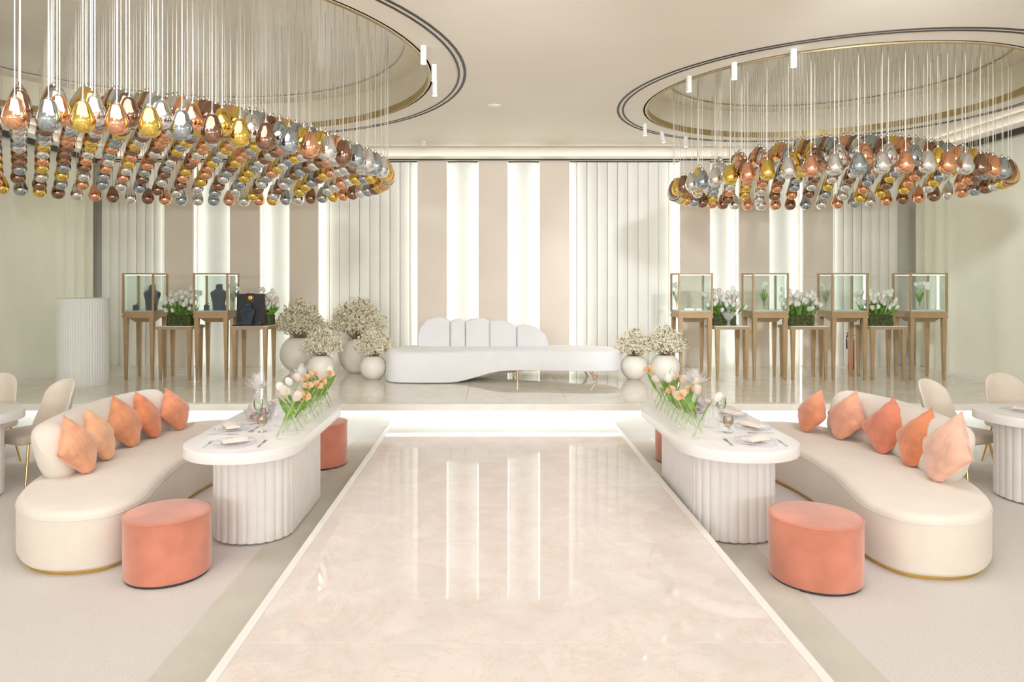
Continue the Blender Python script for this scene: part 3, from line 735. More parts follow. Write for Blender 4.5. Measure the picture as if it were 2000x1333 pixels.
# ================================================================== FLOWER POTS ON STAGE
def blossom_pot(x, y, r, bw, bh, n, label, seed):
    rr = random.Random(seed)
    t = thing('blossom_pot', label, 'flower pot', (x, y, S), 0, 'globe pots of ivory blossom on stage')
    prof_ = [(r * 0.42, 0.0)]
    for i in range(1, 15):
        a = -PI / 2 * 0.70 + (PI / 2 * 0.70 + PI / 2 * 0.66) * i / 14
        prof_.append((r * math.cos(a), r * 0.92 + r * math.sin(a) * 0.98))
    zt = prof_[-1][1]; rt = prof_[-1][0]
    z_off = prof_[1][1] * 0
    prof_ += [(rt - 0.015, zt - 0.003), (rt - 0.02, zt - 0.06)]
    m = MB(); m.lathe(prof_, 40); m.build('pot', M['vase'], t, smooth=60)
    tw, pe, gr = MB(), MB(), MB()
    oct_f = [(0, 1, 4), (1, 2, 4), (2, 3, 4), (3, 0, 4), (1, 0, 5), (2, 1, 5), (3, 2, 5), (0, 3, 5)]
    for i in range(n):
        # direction over a dome
        a = 2 * PI * (i * 0.618034); q = ((i + 0.5) / n) ** 0.62
        ex = bw * q * (0.9 + 0.2 * rr.random()); ez = bh * (1 - 0.72 * q ** 2.2) * (0.88 + 0.24 * rr.random())
        tip = Vector((ex * math.cos(a), ex * math.sin(a), zt + ez))
        base = Vector((rt * 0.4 * q * math.cos(a), rt * 0.4 * q * math.sin(a), zt - 0.02))
        mid = base.lerp(tip, 0.55) + Vector((0, 0, bh * 0.10))
        path = [base.lerp(mid, s / 3) for s in range(3)] + [mid.lerp(tip, s / 3) for s in range(4)]
        tw.tube(path, 0.003, 4)
        for k in range(44):
            s = 0.38 + 0.66 * rr.random() ** 0.7
            c = path[0].lerp(path[3], s * 2) if s < 0.5 else path[3].lerp(path[-1], (s - 0.5) * 2)
            c = c + Vector((rr.gauss(0, 1), rr.gauss(0, 1), rr.gauss(0, 1))) * 0.03
            e = rr.uniform(0.013, 0.021); mt = T(*c) @ Euler((rr.uniform(0, 6), rr.uniform(0, 6), 0)).to_matrix().to_4x4()
            pe.add([(e, 0, 0), (0, e, 0), (-e, 0, 0), (0, -e, 0), (0, 0, e * 0.6), (0, 0, -e * 0.6)], oct_f, mt)
        if rr.random() < 0.5:
            for k in range(7):
                c = tip + (tip - mid).normalized() * rr.uniform(-0.01, 0.05) + Vector((rr.gauss(0, 1), rr.gauss(0, 1), rr.gauss(0, 1))) * 0.014
                l = rr.uniform(0.013, 0.022); wd = l * 0.45; mt = T(*c) @ Euler((rr.uniform(0, 6), rr.uniform(0, 6), rr.uniform(0, 6))).to_matrix().to_4x4()
                gr.add([(-l, 0, 0), (0, -wd, 0.002), (l, 0, 0), (0, wd, 0.002), (0, 0, -0.003)], [(0, 1, 4), (1, 2, 4), (2, 3, 4), (3, 0, 4), (0, 3, 2, 1)], mt)
    tw.build('twigs', M['twig'], t, kind='stuff'); pe.build('blossom', M['petal'], t, kind='stuff'); gr.build('sprig_leaves', M['sprig'], t, kind='stuff')
def sx(p, D): return px(p, D)
blossom_pot(sx(584, 11.0), 11.05, 0.31, 0.40, 0.50, 95, 'large ivory globe pot of blossom beside the leather jewellery box', 1)
blossom_pot(sx(698, 10.9), 10.95, 0.30, 0.46, 0.56, 105, 'large ivory globe pot of tall blossom, second from the sofa', 2)
blossom_pot(sx(627, 10.2), 10.22, 0.20, 0.27, 0.32, 60, 'small ivory globe pot of blossom between two large pots', 3)
blossom_pot(sx(728, 10.2), 10.25, 0.195, 0.27, 0.33, 60, "small ivory globe pot touching the white sofa's left end", 4)
blossom_pot(sx(1240, 10.2), 10.25, 0.195, 0.26, 0.33, 60, "small ivory globe pot touching the white sofa's right end", 5)
blossom_pot(sx(1300, 10.1), 10.12, 0.21, 0.28, 0.36, 66, 'ivory globe pot of blossom behind the tulips on right table', 6)

# ================================================================== PEDESTAL
t = thing('ribbed_pedestal', 'tall white ribbed round pedestal at the left end of stage', 'pedestal', (sx(161, 9.78), 9.80, S))
m = MB(); m.rprism(scallop(circ(0.325, 96), 56, 0.008, 6), 0.0, 1.185, 0.0, 0.0, 1); m.build('ribbed_drum', M['white_panel'], t, smooth=50)
m = MB(); m.rprism(circ(0.327, 72), 1.185, 1.20, 0.004, 0.0, 2); m.build('top_plate', M['white_panel'], t, smooth=40)

# ================================================================== DISPLAY CASES AND SIDE TABLES
CY = 10.1
def leg4(t, x0, x1, y0, y1, z1, w1, w0):
    for xa, sxx in ((x0, 1), (x1, -1)):
        for ya, sy in ((y0, 1), (y1, -1)):
            a = sorted((xa, xa + sxx * w1)); b = sorted((ya, ya + sy * w1))
            c = sorted((xa + sxx * 0.012, xa + sxx * (0.012 + w0))); d = sorted((ya + sy * 0.012, ya + sy * (0.012 + w0)))
            m = MB(); m.frustum((c[0], c[1], d[0], d[1]), (a[0], a[1], b[0], b[1]), 0, z1); m.build('leg', M['case'], t)
def display_case(p0, p1, label):
    x0, x1 = px(p0, CY), px(p1, CY); w_ = x1 - x0; d_ = 0.47; h = w_ / 2
    t = thing('display_case', label, 'display case', ((x0 + x1) / 2, CY, S), 0, 'bronze glass jewellery cases on tall legs')
    leg4(t, -h + 0.01, h - 0.01, 0.01, d_ - 0.01, 0.905, 0.062, 0.034)
    m = MB(); m.box(-h, h, 0, d_, 0.905, 0.945); m.build('apron', M['case'], t)
    m = MB(); m.box(-h + 0.008, h - 0.008, 0.008, d_ - 0.008, 0.945, 0.972); m.build('base_step', M['case'], t)
    m = MB(); m.box(-h, h, 0, d_, 0.972, 1.0); m.build('deck_frame', M['case'], t)
    m = MB(); m.frustum((-h + 0.13, h - 0.13, 0.12, d_ - 0.12), (-h + 0.065, h - 0.065, 0.055, d_ - 0.055), 0.838, 0.905); m.build('lower_tray', M['case'], t)
    m = MB(); m.box(-h + 0.02, h - 0.02, 0.02, d_ - 0.02, 1.0, 1.006); m.build('deck', M['case_deck'], t)
    for a in (-h, h - 0.026):
        for b in (0, d_ - 0.026):
            m = MB(); m.box(a, a + 0.026, b, b + 0.026, 1.0, 1.53); m.build('post', M['case'], t)
    m = MB()
    for a in ((-h, h, 0, 0.035), (-h, h, d_ - 0.035, d_), (-h, -h + 0.035, 0.035, d_ - 0.035), (h - 0.035, h, 0.035, d_ - 0.035)): m.box(*a, 1.53, 1.555)
    m.build('top_frame', M['case'], t)
    m = MB(); m.box(-h + 0.035, h - 0.035, 0.035, d_ - 0.035, 1.546, 1.552); m.build('top_pane', M['glass'], t)
    m = MB(); m.box(-h + 0.03, h - 0.03, 0.028, 0.036, 1.522, 1.529); m.box(-h + 0.03, h - 0.03, d_ - 0.036, d_ - 0.028, 1.522, 1.529); m.build('led_strip', M['led_case'], t)
    for a in ((-h + 0.026, h - 0.026, 0.010, 0.014), (-h + 0.026, h - 0.026, d_ - 0.014, d_ - 0.010), (-h + 0.010, -h + 0.014, 0.026, d_ - 0.026), (h - 0.014, h - 0.010, 0.026, d_ - 0.026)):
        m = MB(); m.box(*a, 1.0, 1.53); m.build('glass_pane', M['glass'], t)
    return (x0 + x1) / 2, w_
def side_table(p0, p1, label):
    x0, x1 = px(p0, CY), px(p1, CY); h = (x1 - x0) / 2; d_ = 0.47
    t = thing('side_table', label, 'side table', ((x0 + x1) / 2, CY + 0.005, S), 0, 'low bronze tables between the cases')
    leg4(t, -h + 0.02, h - 0.02, 0.012, d_ - 0.012, 0.735, 0.06, 0.034)
    m = MB(); m.box(-h, h, 0, d_, 0.735, 0.775); m.build('apron', M['case'], t)
    m = MB(); m.box(-h + 0.012, h - 0.012, 0.012, d_ - 0.012, 0.775, 0.783); m.build('top_inlay', M['case_deck'], t)
    return (x0 + x1) / 2, h
cases = {}
for key, a, b, lab in (('LA', 238, 300, 'bronze glass case beside the white ribbed pedestal'), ('LB', 377, 445, 'bronze glass case next to the open leather jewellery box'),
                       ('R1', 1325, 1393, 'bronze glass case left of the crystal bowl, empty looking'), ('R2', 1470, 1541, 'bronze glass case second from left in the right row'),
                       ('R3', 1625, 1697, 'bronze glass case third from left in the right row'), ('R4', 1778, 1852, 'bronze glass case at the far right end by curtain')):
    cases[key] = display_case(a, b, lab)
tabs = {}
for key, a, b, lab in (('LA', 304, 374, 'low bronze table with tulips between the two left cases'), ('LB', 449, 523, 'low bronze table carrying the open leather jewellery box'),
                       ('R1', 1396.5, 1467, 'low bronze table carrying the crystal bowl and tulips'), ('R2', 1544.5, 1622, 'low bronze table between second and third right cases'), ('R3', 1700.5, 1775, 'low bronze table beside the last right case')):
    tabs[key] = side_table(a, b, lab)

# tulip meshes
def tulip_me(m_, open_=0.0, name='tulip_head'):
    m = MB(); m.lathe([(0.004, -0.002), (0.013, 0.002), (0.0195, 0.012), (0.0215, 0.024), (0.019 + open_, 0.038), (0.013 + open_ * 1.6, 0.049), (0.005 + open_ * 1.6, 0.054)], 18, None, 3, 0.10)
    o = m.build(name, m_, smooth=60); d = o.data; bpy.data.objects.remove(o); return d
TW, TB = tulip_me(M['tulip_w']), tulip_me(M['tulip_b'], 0.003)
m = MB()
rr = random.Random(2)
for k in range(26):   # ruffled peach flower: many narrow petals
    a = 2 * PI * k * 0.618; q = 0.25 + 0.75 * k / 26; e = 0.034
    mt = Rz(a) @ Ry(0.25 + 0.9 * q)
    m.add([(-0.004, 0, 0), (0.004, 0, 0), (0.009, 0.002, e * 0.7), (0.006, 0.004, e), (-0.006, 0.004, e), (-0.009, 0.002, e * 0.7)], [(0, 1, 2, 5), (5, 2, 3, 4)], mt)
o = m.build('ruffled_head', M['tulip_p'], smooth=60); TP = o.data; bpy.data.objects.remove(o)
def blade(m, base, d, up, length, width, droop):
    base = Vector(base); d = Vector(d).normalized(); n = 7; side = d.cross(Vector(up)).normalized(); nrm = side.cross(d)
    V = []
    for i in range(n + 1):
        t = i / n; c = base + d * length * t + Vector((0, 0, -droop * t * t)); w_ = width * (math.sin(PI * (0.12 + 0.88 * t)) ** 0.8) * 0.5
        V += [tuple(c - side * w_ + nrm * w_ * 0.35), tuple(c - nrm * 0.0), tuple(c + side * w_ + nrm * w_ * 0.35)]
    fs = []
    for i in range(n):
        a = i * 3; fs += [(a, a + 1, a + 4, a + 3), (a + 1, a + 2, a + 5, a + 4)]
    m.add(V, fs)
def tulip_planter(x, y, z, w_, label, seed, nt=48, back=False):
    rr = random.Random(seed)
    t = thing('tulip_planter', label, 'planter', (x, y, z), 0, 'moss boxes of white tulips')
    m = MB(); ol = resample(rrect(-w_ / 2, w_ / 2, -0.12, 0.12, 0.03, 4), 60)
    rs = []
    for zz in (0, 0.03, 0.07, 0.11, 0.14, 0.155):
        rs.append([(p.x * (1 + rr.uniform(-0.02, 0.03)) * (0.94 if zz > 0.15 else 1), p.y * (1 + rr.uniform(-0.02, 0.04)) * (0.94 if zz > 0.15 else 1), zz) for p in ol])
    m.rings(rs); m.build('moss_block', M['moss'], t, smooth=80)
    m = MB()
    for k in range(900):   # tufts standing off the moss
        p = ol[rr.randrange(60)]; zz = rr.uniform(0.005, 0.155)
        n_ = Vector((p.x, p.y * 2, 0)).normalized(); c = Vector((p.x, p.y, zz)); e = rr.uniform(0.006, 0.014)
        s = Vector((-n_.y, n_.x, 0)) * 0.004
        m.add([c - s, c + s, c + n_ * e + Vector((rr.uniform(-1, 1), rr.uniform(-1, 1), rr.uniform(-1, 1))) * 0.008], [(0, 1, 2)])
    m.build('moss_tufts', M['moss'], t, kind='stuff')
    lv = MB()
    for k in range(nt):
        gx, gy = (k % 8) / 7 * 2 - 1, (k // 8) / max(1, (nt // 8)) * 2 - 1
        gx += rr.uniform(-0.16, 0.16); gy += rr.uniform(-0.16, 0.16)
        b = Vector((gx * w_ * 0.42, gy * 0.095, 0.15)); fr = (gy + 1) / 2; hgt = rr.uniform(0.05, 0.27) + 0.12 * fr
        tip = Vector((gx * w_ * 0.60 + rr.uniform(-0.02, 0.02), gy * 0.10 - (0.05 if hgt < 0.2 and not back else 0), 0.15 + hgt))
        f = link('tulip_head', TW if rr.random() < 0.85 else TB, t, loc=tip)
        d = (tip - b).normalized(); q = Vector((0, 0, 1)).rotation_difference(d + Vector((rr.uniform(-0.3, 0.3), rr.uniform(-0.3, 0.3), 0.2)))
        f.rotation_euler = q.to_euler(); f.scale = (rr.uniform(1.25, 1.5),) * 3
        f2 = MB(); f2.tube([b, b.lerp(tip, 0.5) + Vector((0, 0, 0.01)), tip], 0.0035, 5); f2.build('stem', M['leaf'], t, smooth=60)
        for q in range(2):
            a = rr.uniform(0, 6.28); dd = d + Vector((math.cos(a), math.sin(a), 0)) * 0.28
            blade(lv, b + Vector((rr.uniform(-0.01, 0.01), rr.uniform(-0.01, 0.01), 0)), dd, (math.cos(a + 1), math.sin(a + 1), 0.3), rr.uniform(0.15, 0.27), 0.024, 0.02)
    lv.build('leaves', M['leaf'], t, smooth=80, kind='stuff')
for key, wd, lab, sd in (('LA', 0.36, 'moss box of white tulips between the two left cases', 1), ('LB', 0.36, 'moss box of white tulips behind the leather jewellery box', 2),
                         ('R1', 0.36, 'moss box of white tulips behind the crystal bowl', 3), ('R2', 0.38, 'moss box of white tulips between second and third right cases', 4), ('R3', 0.38, 'moss box of white tulips beside the last right case', 5)):
    cx, h = tabs[key]
    off = {'LA': 0.02, 'LB': 0.06, 'R1': -0.06, 'R2': -0.08, 'R3': -0.07}[key]
    tulip_planter(cx + off, CY + (0.345 if key == 'LB' else 0.30 if key == 'R1' else 0.22), S + 0.7835, wd, lab, sd, back=(key == 'LB'))

# jewellery stands
def bust(x, y, z, s, label, rz=0):
    rs = []
    for zz, rx, ry in ((0, .066, .05), (0.06, .070, .052), (0.12, .080, .055), (0.175, .096, .058), (0.20, .102, .055), (0.218, .094, .048), (0.236, .062, .042), (0.248, .044, .037), (0.275, .038, .034), (0.30, .038, .033)):
        rs.append([(rx * math.cos(2 * PI * j / 28), ry * math.sin(2 * PI * j / 28) + (0.25 - zz) * -0.08, zz + (0.012 * math.sin(2 * PI * j / 28) if zz > 0.29 else 0)) for j in range(28)])
    m = MB(); m.rings(rs, mtx=Matrix.Diagonal((s, s, s, 1))); o = m.build('necklace_bust', M['navy'], smooth=60); o.location = (x, y, z); o.rotation_euler = (0, 0, rz)
    return tag(o, label, 'necklace bust')
def ring_box(x, y, z, hgt, label):
    t = thing('ring_stand', label, 'ring stand', (x, y, z), 0, 'small dark ring stands in cases')
    m = MB(); m.rprism([(-.03, -.03), (.03, -.03), (.03, .03), (-.03, .03)], 0, hgt, 0.003, 0.003, 1); m.build('block', M['navy'], t)
    m = MB(); m.tube([(-.022, 0, hgt + .012), (0, 0, hgt + .001), (.022, 0, hgt + .012), (.03, 0, hgt + .03)], 0.006, 8); m.build('ring_holder', M['black'], t, smooth=60)
DZ = S + 1.0062
ca, wa = cases['LA']; cb, wb = cases['LB']
bust(ca + 0.115, CY + 0.20, DZ, 1.22, 'tall navy necklace bust in the case beside the pedestal')
ring_box(ca - 0.11, CY + 0.16, DZ, 0.075, 'dark ring stand at left in the case beside the pedestal')
bust(cb + 0.04, CY + 0.22, DZ, 1.25, 'tall navy necklace bust in the case near jewellery box')
ring_box(cb - 0.12, CY + 0.16, DZ, 0.08, 'dark ring stand left of the bust in second case')
ring_box(cb + 0.165, CY + 0.14, DZ, 0.075, 'dark ring stand right of the bust in second case')
# slim glass vases of tulips
def bud_vase(x, y, z, label, seed, hgt=0.18):
    rr = random.Random(seed)
    t = thing('tulip_vase', label, 'vase', (x, y, z), 0, 'slim glass vases in the cases')
    m = MB(); m.lathe([(0.032, 0), (0.032, 0.004), (0.013, 0.02), (0.010, 0.06), (0.014, hgt * 0.7), (0.026, hgt), (0.0245, hgt), (0.012, hgt * 0.7), (0.008, 0.05)], 20, cap1=False); m.build('glass_body', M['tube_glass'], t, smooth=60)
    lv = MB()
    for k in range(7):
        a = 2 * PI * k / 7 + rr.uniform(-.3, .3); q = rr.uniform(0.3, 1)
        tip = Vector((0.06 * q * math.cos(a), 0.05 * q * math.sin(a), hgt + rr.uniform(0.10, 0.19)))
        m = MB(); m.tube([(0, 0, 0.06), (0.006 * math.cos(a), 0.006 * math.sin(a), hgt), tip], 0.003, 5); m.build('stem', M['leaf'], t, smooth=60)
        f = link('tulip_head', TW, t, loc=tip); f.rotation_euler = (rr.uniform(-.4, .4), rr.uniform(-.4, .4), 0); f.scale = (1.2,) * 3
        blade(lv, (0, 0, hgt * 0.6), (math.cos(a) * .35, math.sin(a) * .35, 1), (math.cos(a + 1.5), math.sin(a + 1.5), 0), rr.uniform(0.14, 0.22), 0.028, 0.01)
    lv.build('leaves', M['leaf'], t, smooth=80, kind='stuff')
bud_vase(ca - 0.02, CY + 0.33, DZ, 'glass vase of tulips behind the bust by the pedestal', 1)
bud_vase(cb + 0.20, CY + 0.36, DZ, 'glass vase of tulips at the right of second case', 2)
bud_vase(cases['R1'][0] - 0.19, CY + 0.33, DZ, 'glass vase of tulips at left inside first right case', 3)
bud_vase(cases['R2'][0] + 0.03, CY + 0.34, DZ, 'glass vase of tulips in the middle of second right case', 4)
bud_vase(cases['R3'][0] - 0.2, CY + 0.33, DZ, 'glass vase of tulips at left inside third right case', 5)
bud_vase(cases['R4'][0] - 0.02, CY + 0.2, DZ, 'glass vase of tulips inside the last right case', 6)
# round white paper fan behind the last vase
m = MB(); m.lathe([(0.002, 0), (0.055, 0.012), (0.062, 0.02), (0.055, 0.028), (0.002, 0.04)], 40, T(0, 0, 0.36) @ Rx(PI / 2), 20, 0.04); m.tube([(0, -0.02, 0), (0, -0.02, 0.33)], 0.003, 6)
o = m.build('peony_bloom', M['tulip_w'], smooth=50); o.location = (cases['R4'][0] + 0.14, CY + 0.27, DZ); tag(o, 'single large round white bloom in the last right case', 'flower')
# price stand in second right case and white tray in the first
m = MB(); m.tube([(-.04, 0, 0), (-.04, 0, .085), (.04, 0, .085), (.04, 0, 0)], 0.003, 6); o = m.build('wire_stand', M['gold'], smooth=60); o.location = (cases['R2'][0] - 0.02, CY + 0.14, DZ + 0.003)
tag(o, 'thin gold wire stand in the second right case', 'stand')
t = thing('jewel_tray', 'flat white tray with gold stud in first right case', 'tray', (cases['R1'][0] - 0.01, CY + 0.15, DZ))
m = MB(); m.rprism(rrect(-.13, .13, -.06, .06, .01, 3), 0, 0.035, 0.004, 0.004, 2); m.build('tray', M['white_panel'], t, smooth=40)
m = MB(); m.lathe([(0.012, 0.0), (0.014, 0.004), (0.008, 0.01)], 14, T(0.03, -0.062, 0.018) @ Rx(PI / 2)); m.build('stud', M['gold'], t, smooth=50)
# crystal footed bowl
m = MB(); m.lathe([(0.05, 0), (0.05, 0.006), (0.02, 0.02), (0.014, 0.05), (0.022, 0.075), (0.05, 0.10), (0.085, 0.15), (0.098, 0.185), (0.094, 0.187), (0.08, 0.15), (0.045, 0.106), (0.01, 0.09)], 36, None, 18, 0.03, cap1=False)
t = thing('crystal_bowl', 'cut crystal lidded pedestal bowl before the tulips', 'bowl', (px(1424, CY + 0.07), CY + 0.09, S + 0.7835))
m.build('bowl', M['crystal'], t, smooth=30)
m = MB(); m.lathe([(0.098, 0.19), (0.08, 0.205), (0.035, 0.215), (0.012, 0.225), (0.028, 0.245), (0.045, 0.275), (0.03, 0.27), (0.006, 0.262)], 36, None, 18, 0.03); m.build('lid', M['crystal'], t, smooth=30)
# open leather jewellery box with bust
cx, h = tabs['LB']; bz = S + 0.7835
t = thing('jewellery_box', 'open dark leather jewellery box with gold emblem on flap', 'jewellery box', (cx - 0.03, CY + 0.085, bz))
m = MB(); m.rprism(rrect(-.215, .215, -.085, .07, .008, 3), 0, 0.018, 0.004, 0.004, 2); m.build('tray', M['brown'], t, smooth=40)
mt = T(0, 0.055, 0.018) @ Rx(-0.06)
m = MB(); m.box(-.205, .205, 0, .03, 0, .45, mt); m.build('lid_frame', M['brown'], t)
m = MB(); m.box(-.193, .193, -.006, 0, .012, .438, mt); m.build('lid_lining', M['black'], t)
m = MB(); m.rprism(rrect(-.062, .062, .325, .458, .008, 3), 0, 0.012, .002, .002, 2, 0, mt @ T(0, -.007, 0) @ Rx(PI / 2)); fl = m.build('closing_flap', M['brown'], t, smooth=40)
m = MB(); m.lathe([(0.030, 0), (0.030, 0.003), (0.025, 0.004), (0.025, 0.002), (0.0, 0.002)], 32, mt @ T(0, -.0195, .392) @ Rx(PI / 2))
for k in range(8):
    a = 2 * PI * k / 8; m.lathe([(0.001, 0), (0.0055, 0.002), (0.001, 0.005)], 8, mt @ T(0.014 * math.cos(a), -.0205, .392 + 0.014 * math.sin(a)) @ Rx(PI / 2))
m.lathe([(0.001, 0), (0.006, 0.002), (0.001, 0.006)], 10, mt @ T(0, -.0205, .392) @ Rx(PI / 2))
m.build('gold_emblem', M['gold'], fl, smooth=40)
bust(cx - 0.045, CY + 0.08, bz + 0.019, 0.98, 'navy necklace bust standing in the open leather box')
m = MB(); m.tube([(-.09, .0, .012), (-.05, -.012, .02), (0, -.016, .022), (.05, -.012, .02), (.09, 0, .012)], 0.012, 8); o = m.build('bracelet_holder', M['navy'], smooth=60); o.location = (cx - 0.09, CY + 0.018, bz + 0.019)
tag(o, 'curved navy bracelet holder at front of leather box', 'bracelet holder')
o = MB(); o.rprism(rrect(-.03, .03, -.022, .022, .008, 3), 0, .045, .012, .003, 3); o = o.build('ring_cushion', M['navy'], smooth=60); o.location = (cx + 0.13, CY + 0.045, bz + 0.019)
tag(o, 'small dark ring cushion at right in leather box', 'ring cushion')
# fire extinguisher behind the third right case, cable on the floor at left
t = thing('fire_extinguisher', 'red fire extinguisher standing behind third right case', 'fire extinguisher', (px(1662.5, 11.3), 11.3, S))
m = MB(); m.lathe([(0.046, 0), (0.048, 0.01), (0.048, 0.46), (0.04, 0.51), (0.02, 0.53), (0.02, 0.55)], 24); m.build('cylinder', M['red'], t, smooth=50)
m = MB(); m.box(-.07, .05, -.014, .014, .55, .565); m.box(-.075, .03, -.012, .012, .575, .60); m.build('handle', M['red'], t)
m = MB(); m.tube([(-.03, 0, .555), (-.075, -.01, .54), (-.085, -.02, .48), (-.08, -.02, .34)], 0.011, 8); m.build('hose', M['black'], t, smooth=60)
m = MB(); m.tube([(-.1, 0, .006), (0, .03, .006), (.08, -.01, .006), (.12, .03, .006), (.03, .07, .006), (-.06, .05, .006)], 0.006, 6); o = m.build('power_cable', M['plastic'], smooth=60)
o.location = (px(345, 10.55), 10.62, S); tag(o, 'white cable coiled on stage floor under the left cases', 'cable')

# ================================================================== TABLE SETTINGS
TZ = 0.7505
def plate_me():
    m = MB(); n = 64
    m.lathe([(0.075, 0.0), (0.085, 0.003), (0.125, 0.014), (0.148, 0.019), (0.150, 0.022), (0.146, 0.0225), (0.122, 0.018), (0.085, 0.008), (0.02, 0.006)], n, None, 16, 0.022)
    o = m.build('plate', M['crystal'], smooth=40); d = o.data; bpy.data.objects.remove(o); return d
def bead_me():
    m = MB()
    for k in range(28):
        a = 2 * PI * k / 28; m.lathe([(0.001, 0), (0.008, 0.004), (0.001, 0.009)], 6, T(0.138 * math.cos(a), 0.138 * math.sin(a), 0.0185))
    o = m.build('beaded_rim', M['crystal'], smooth=40); d = o.data; bpy.data.objects.remove(o); return d
def napkin_me():
    m = MB(); n = 10; V = []; Fc = []
    for s, o_ in ((0, 0.0), (1, 0.012)):
        for i in range(n + 1):
            for j in range(n + 1):
                x, y = -.085 + .17 * i / n, -.05 + .10 * j / n
                V.append((x, y, o_ + (0.004 * math.sin(x * 40) + 0.003 * math.sin(y * 60 + 1)) * s + (0.006 * math.sin(PI * j / n) * s)))
    k = (n + 1) ** 2
    for i in range(n):
        for j in range(n):
            a = i * (n + 1) + j; q = (a, a + n + 1, a + n + 2, a + 1); Fc += [tuple(reversed(q)), tuple(c + k for c in q)]
    ed = [(i, 0) for i in range(n)] + [(n, j) for j in range(n)] + [(n - i, n) for i in range(n)] + [(0, n - j) for j in range(n)]
    id_ = [i * (n + 1) + j for i, j in ed]
    for a, b in zip(id_, id_[1:] + id_[:1]): Fc.append((a, b, b + k, a + k))
    m.add(V, Fc); o = m.build('napkin', M['napkin'], smooth=50); d = o.data; bpy.data.objects.remove(o); return d
def cutlery_me(kind):
    m = MB(); hl = 0.115
    def strip(sec):   # (y, halfwidth, z)
        rs = [[(-w_, y, z), (w_, y, z), (w_, y, z + 0.0022), (-w_, y, z + 0.0022)] for y, w_, z in sec]; m.rings(rs)
    strip([(-0.10, .003, .001), (-0.095, .008, .001), (-.05, .006, .002), (0.0, .003, .003), (.03, .003, .003)])
    if kind == 'fork':
        strip([(.03, .003, .003), (.045, .011, .002), (.062, .012, .002)])
        for q in (-.010, -.0035, .0035, .010):
            rs = [[(q - .0016, y, z), (q + .0016, y, z), (q + .0016, y, z + .002), (q - .0016, y, z + .002)] for y, z in ((.060, .002), (.105, .004))]; m.rings(rs)
    elif kind == 'knife':
        strip([(.03, .004, .002), (.04, .009, .001), (.10, .008, .001), (.118, .002, .001)])
    else:
        strip([(.03, .003, .003), (.045, .012, .002), (.06, .018, .001), (.078, .019, .001), (.095, .013, .002), (.102, .004, .003)])
    o = m.build(kind, M['steel'], smooth=40); d = o.data; bpy.data.objects.remove(o); return d
def glass_me():
    m = MB(); m.lathe([(0.034, 0), (0.034, 0.003), (0.008, 0.008), (0.004, 0.02), (0.004, 0.085), (0.012, 0.095), (0.032, 0.12), (0.038, 0.15), (0.033, 0.195), (0.032, 0.195), (0.0365, 0.15), (0.03, 0.121), (0.005, 0.098)], 24, cap1=False)
    o = m.build('wine_glass', M['tube_glass'], smooth=60); d = o.data; bpy.data.objects.remove(o); return d
def tumbler_me():
    m = MB(); m.lathe([(0.03, 0), (0.034, 0.004), (0.036, 0.09), (0.0345, 0.09), (0.032, 0.01), (0.002, 0.009)], 28, None, 14, 0.02, cap1=False)
    o = m.build('tumbler', M['crystal'], smooth=40); d = o.data; bpy.data.objects.remove(o); return d
PM, BM_, NM, FM, KM, SM, GM, UM = plate_me(), bead_me(), napkin_me(), cutlery_me('fork'), cutlery_me('knife'), cutlery_me('spoon'), glass_me(), tumbler_me()
def put(name, me, x, y, z, rz, label, cat, group):
    o = link(name, me, None, None, (x, y, z)); o.rotation_euler = (0, 0, rz); tag(o, label, cat, group); return o
def setting(x, y, face, where, items='fkns', group='table settings', s=1.0):
    # face: direction the diner looks (angle of local +Y)
    c, s_ = math.cos(face), math.sin(face)
    def L(a, b): return x + a * c - b * s_, y + a * s_ + b * c
    p = put('plate', PM, x, y, TZ, face, 'crystal plate with beaded rim, ' + where, 'plate', 'crystal plates')
    p.scale = (s,) * 3
    link('beaded_rim', BM_, p)
    if 'n' in items: put('napkin', NM, x, y, TZ + 0.0245 * s, face + 0.5, 'folded blush napkin on crystal plate, ' + where, 'napkin', 'blush napkins')
    if 'f' in items:
        a, b = L(-0.185 * s, 0); put('fork', FM, a, b, TZ, face, 'steel fork beside crystal plate, ' + where, 'fork', 'steel forks')
    if 'k' in items:
        a, b = L(0.185 * s, 0); put('knife', KM, a, b, TZ, face, 'steel knife beside crystal plate, ' + where, 'knife', 'steel knives')
    if 's' in items:
        a, b = L(0.0, 0.185 * s); put('spoon', SM, a, b, TZ, face - PI / 2, 'steel spoon above crystal plate, ' + where, 'spoon', 'steel spoons')
    if 'g' in items:
        a, b = L(0.15, 0.20); put('wine_glass', GM, a, b, TZ, 0, 'clear wine glass by plate, ' + where, 'glass', 'wine glasses')
    if 'u' in items:
        a, b = L(0.12, 0.19); put('tumbler', UM, a, b, TZ, 0, 'cut crystal tumbler by plate, ' + where, 'glass', 'crystal tumblers')
setting(-1.79, 4.85, 0.05, 'near end of the left table', 'fkn')
setting(-1.99, 5.33, -PI / 2, 'second on the left table', 'fkns', s=0.93)
setting(-2.0, 6.02, -PI / 2, 'third on the left table', 'nfu', s=0.93)
setting(-1.95, 6.39, -PI / 2, 'far end of the left table', 'n', s=0.93)
setting(1.84, 4.89, -0.05, 'near end of the right table', 'fkn')
setting(2.00, 5.37, PI / 2, 'second on the right table', 'fkns', s=0.93)
setting(2.00, 5.88, PI / 2, 'third on the right table', 'nfu', s=0.93)
setting(1.99, 6.38, PI / 2, 'far end of the right table', 'nu', s=0.93)
setting(4.62, 6.05, -1.4, 'at the end of the right edge table', 'nfk', s=0.9)
setting(5.25, 6.25, PI, 'before the far chair of right edge table', 'ng', s=0.9)
setting(-4.48, 6.08, 1.4 + PI, 'at the end of the left edge table', 'nk', s=0.9)
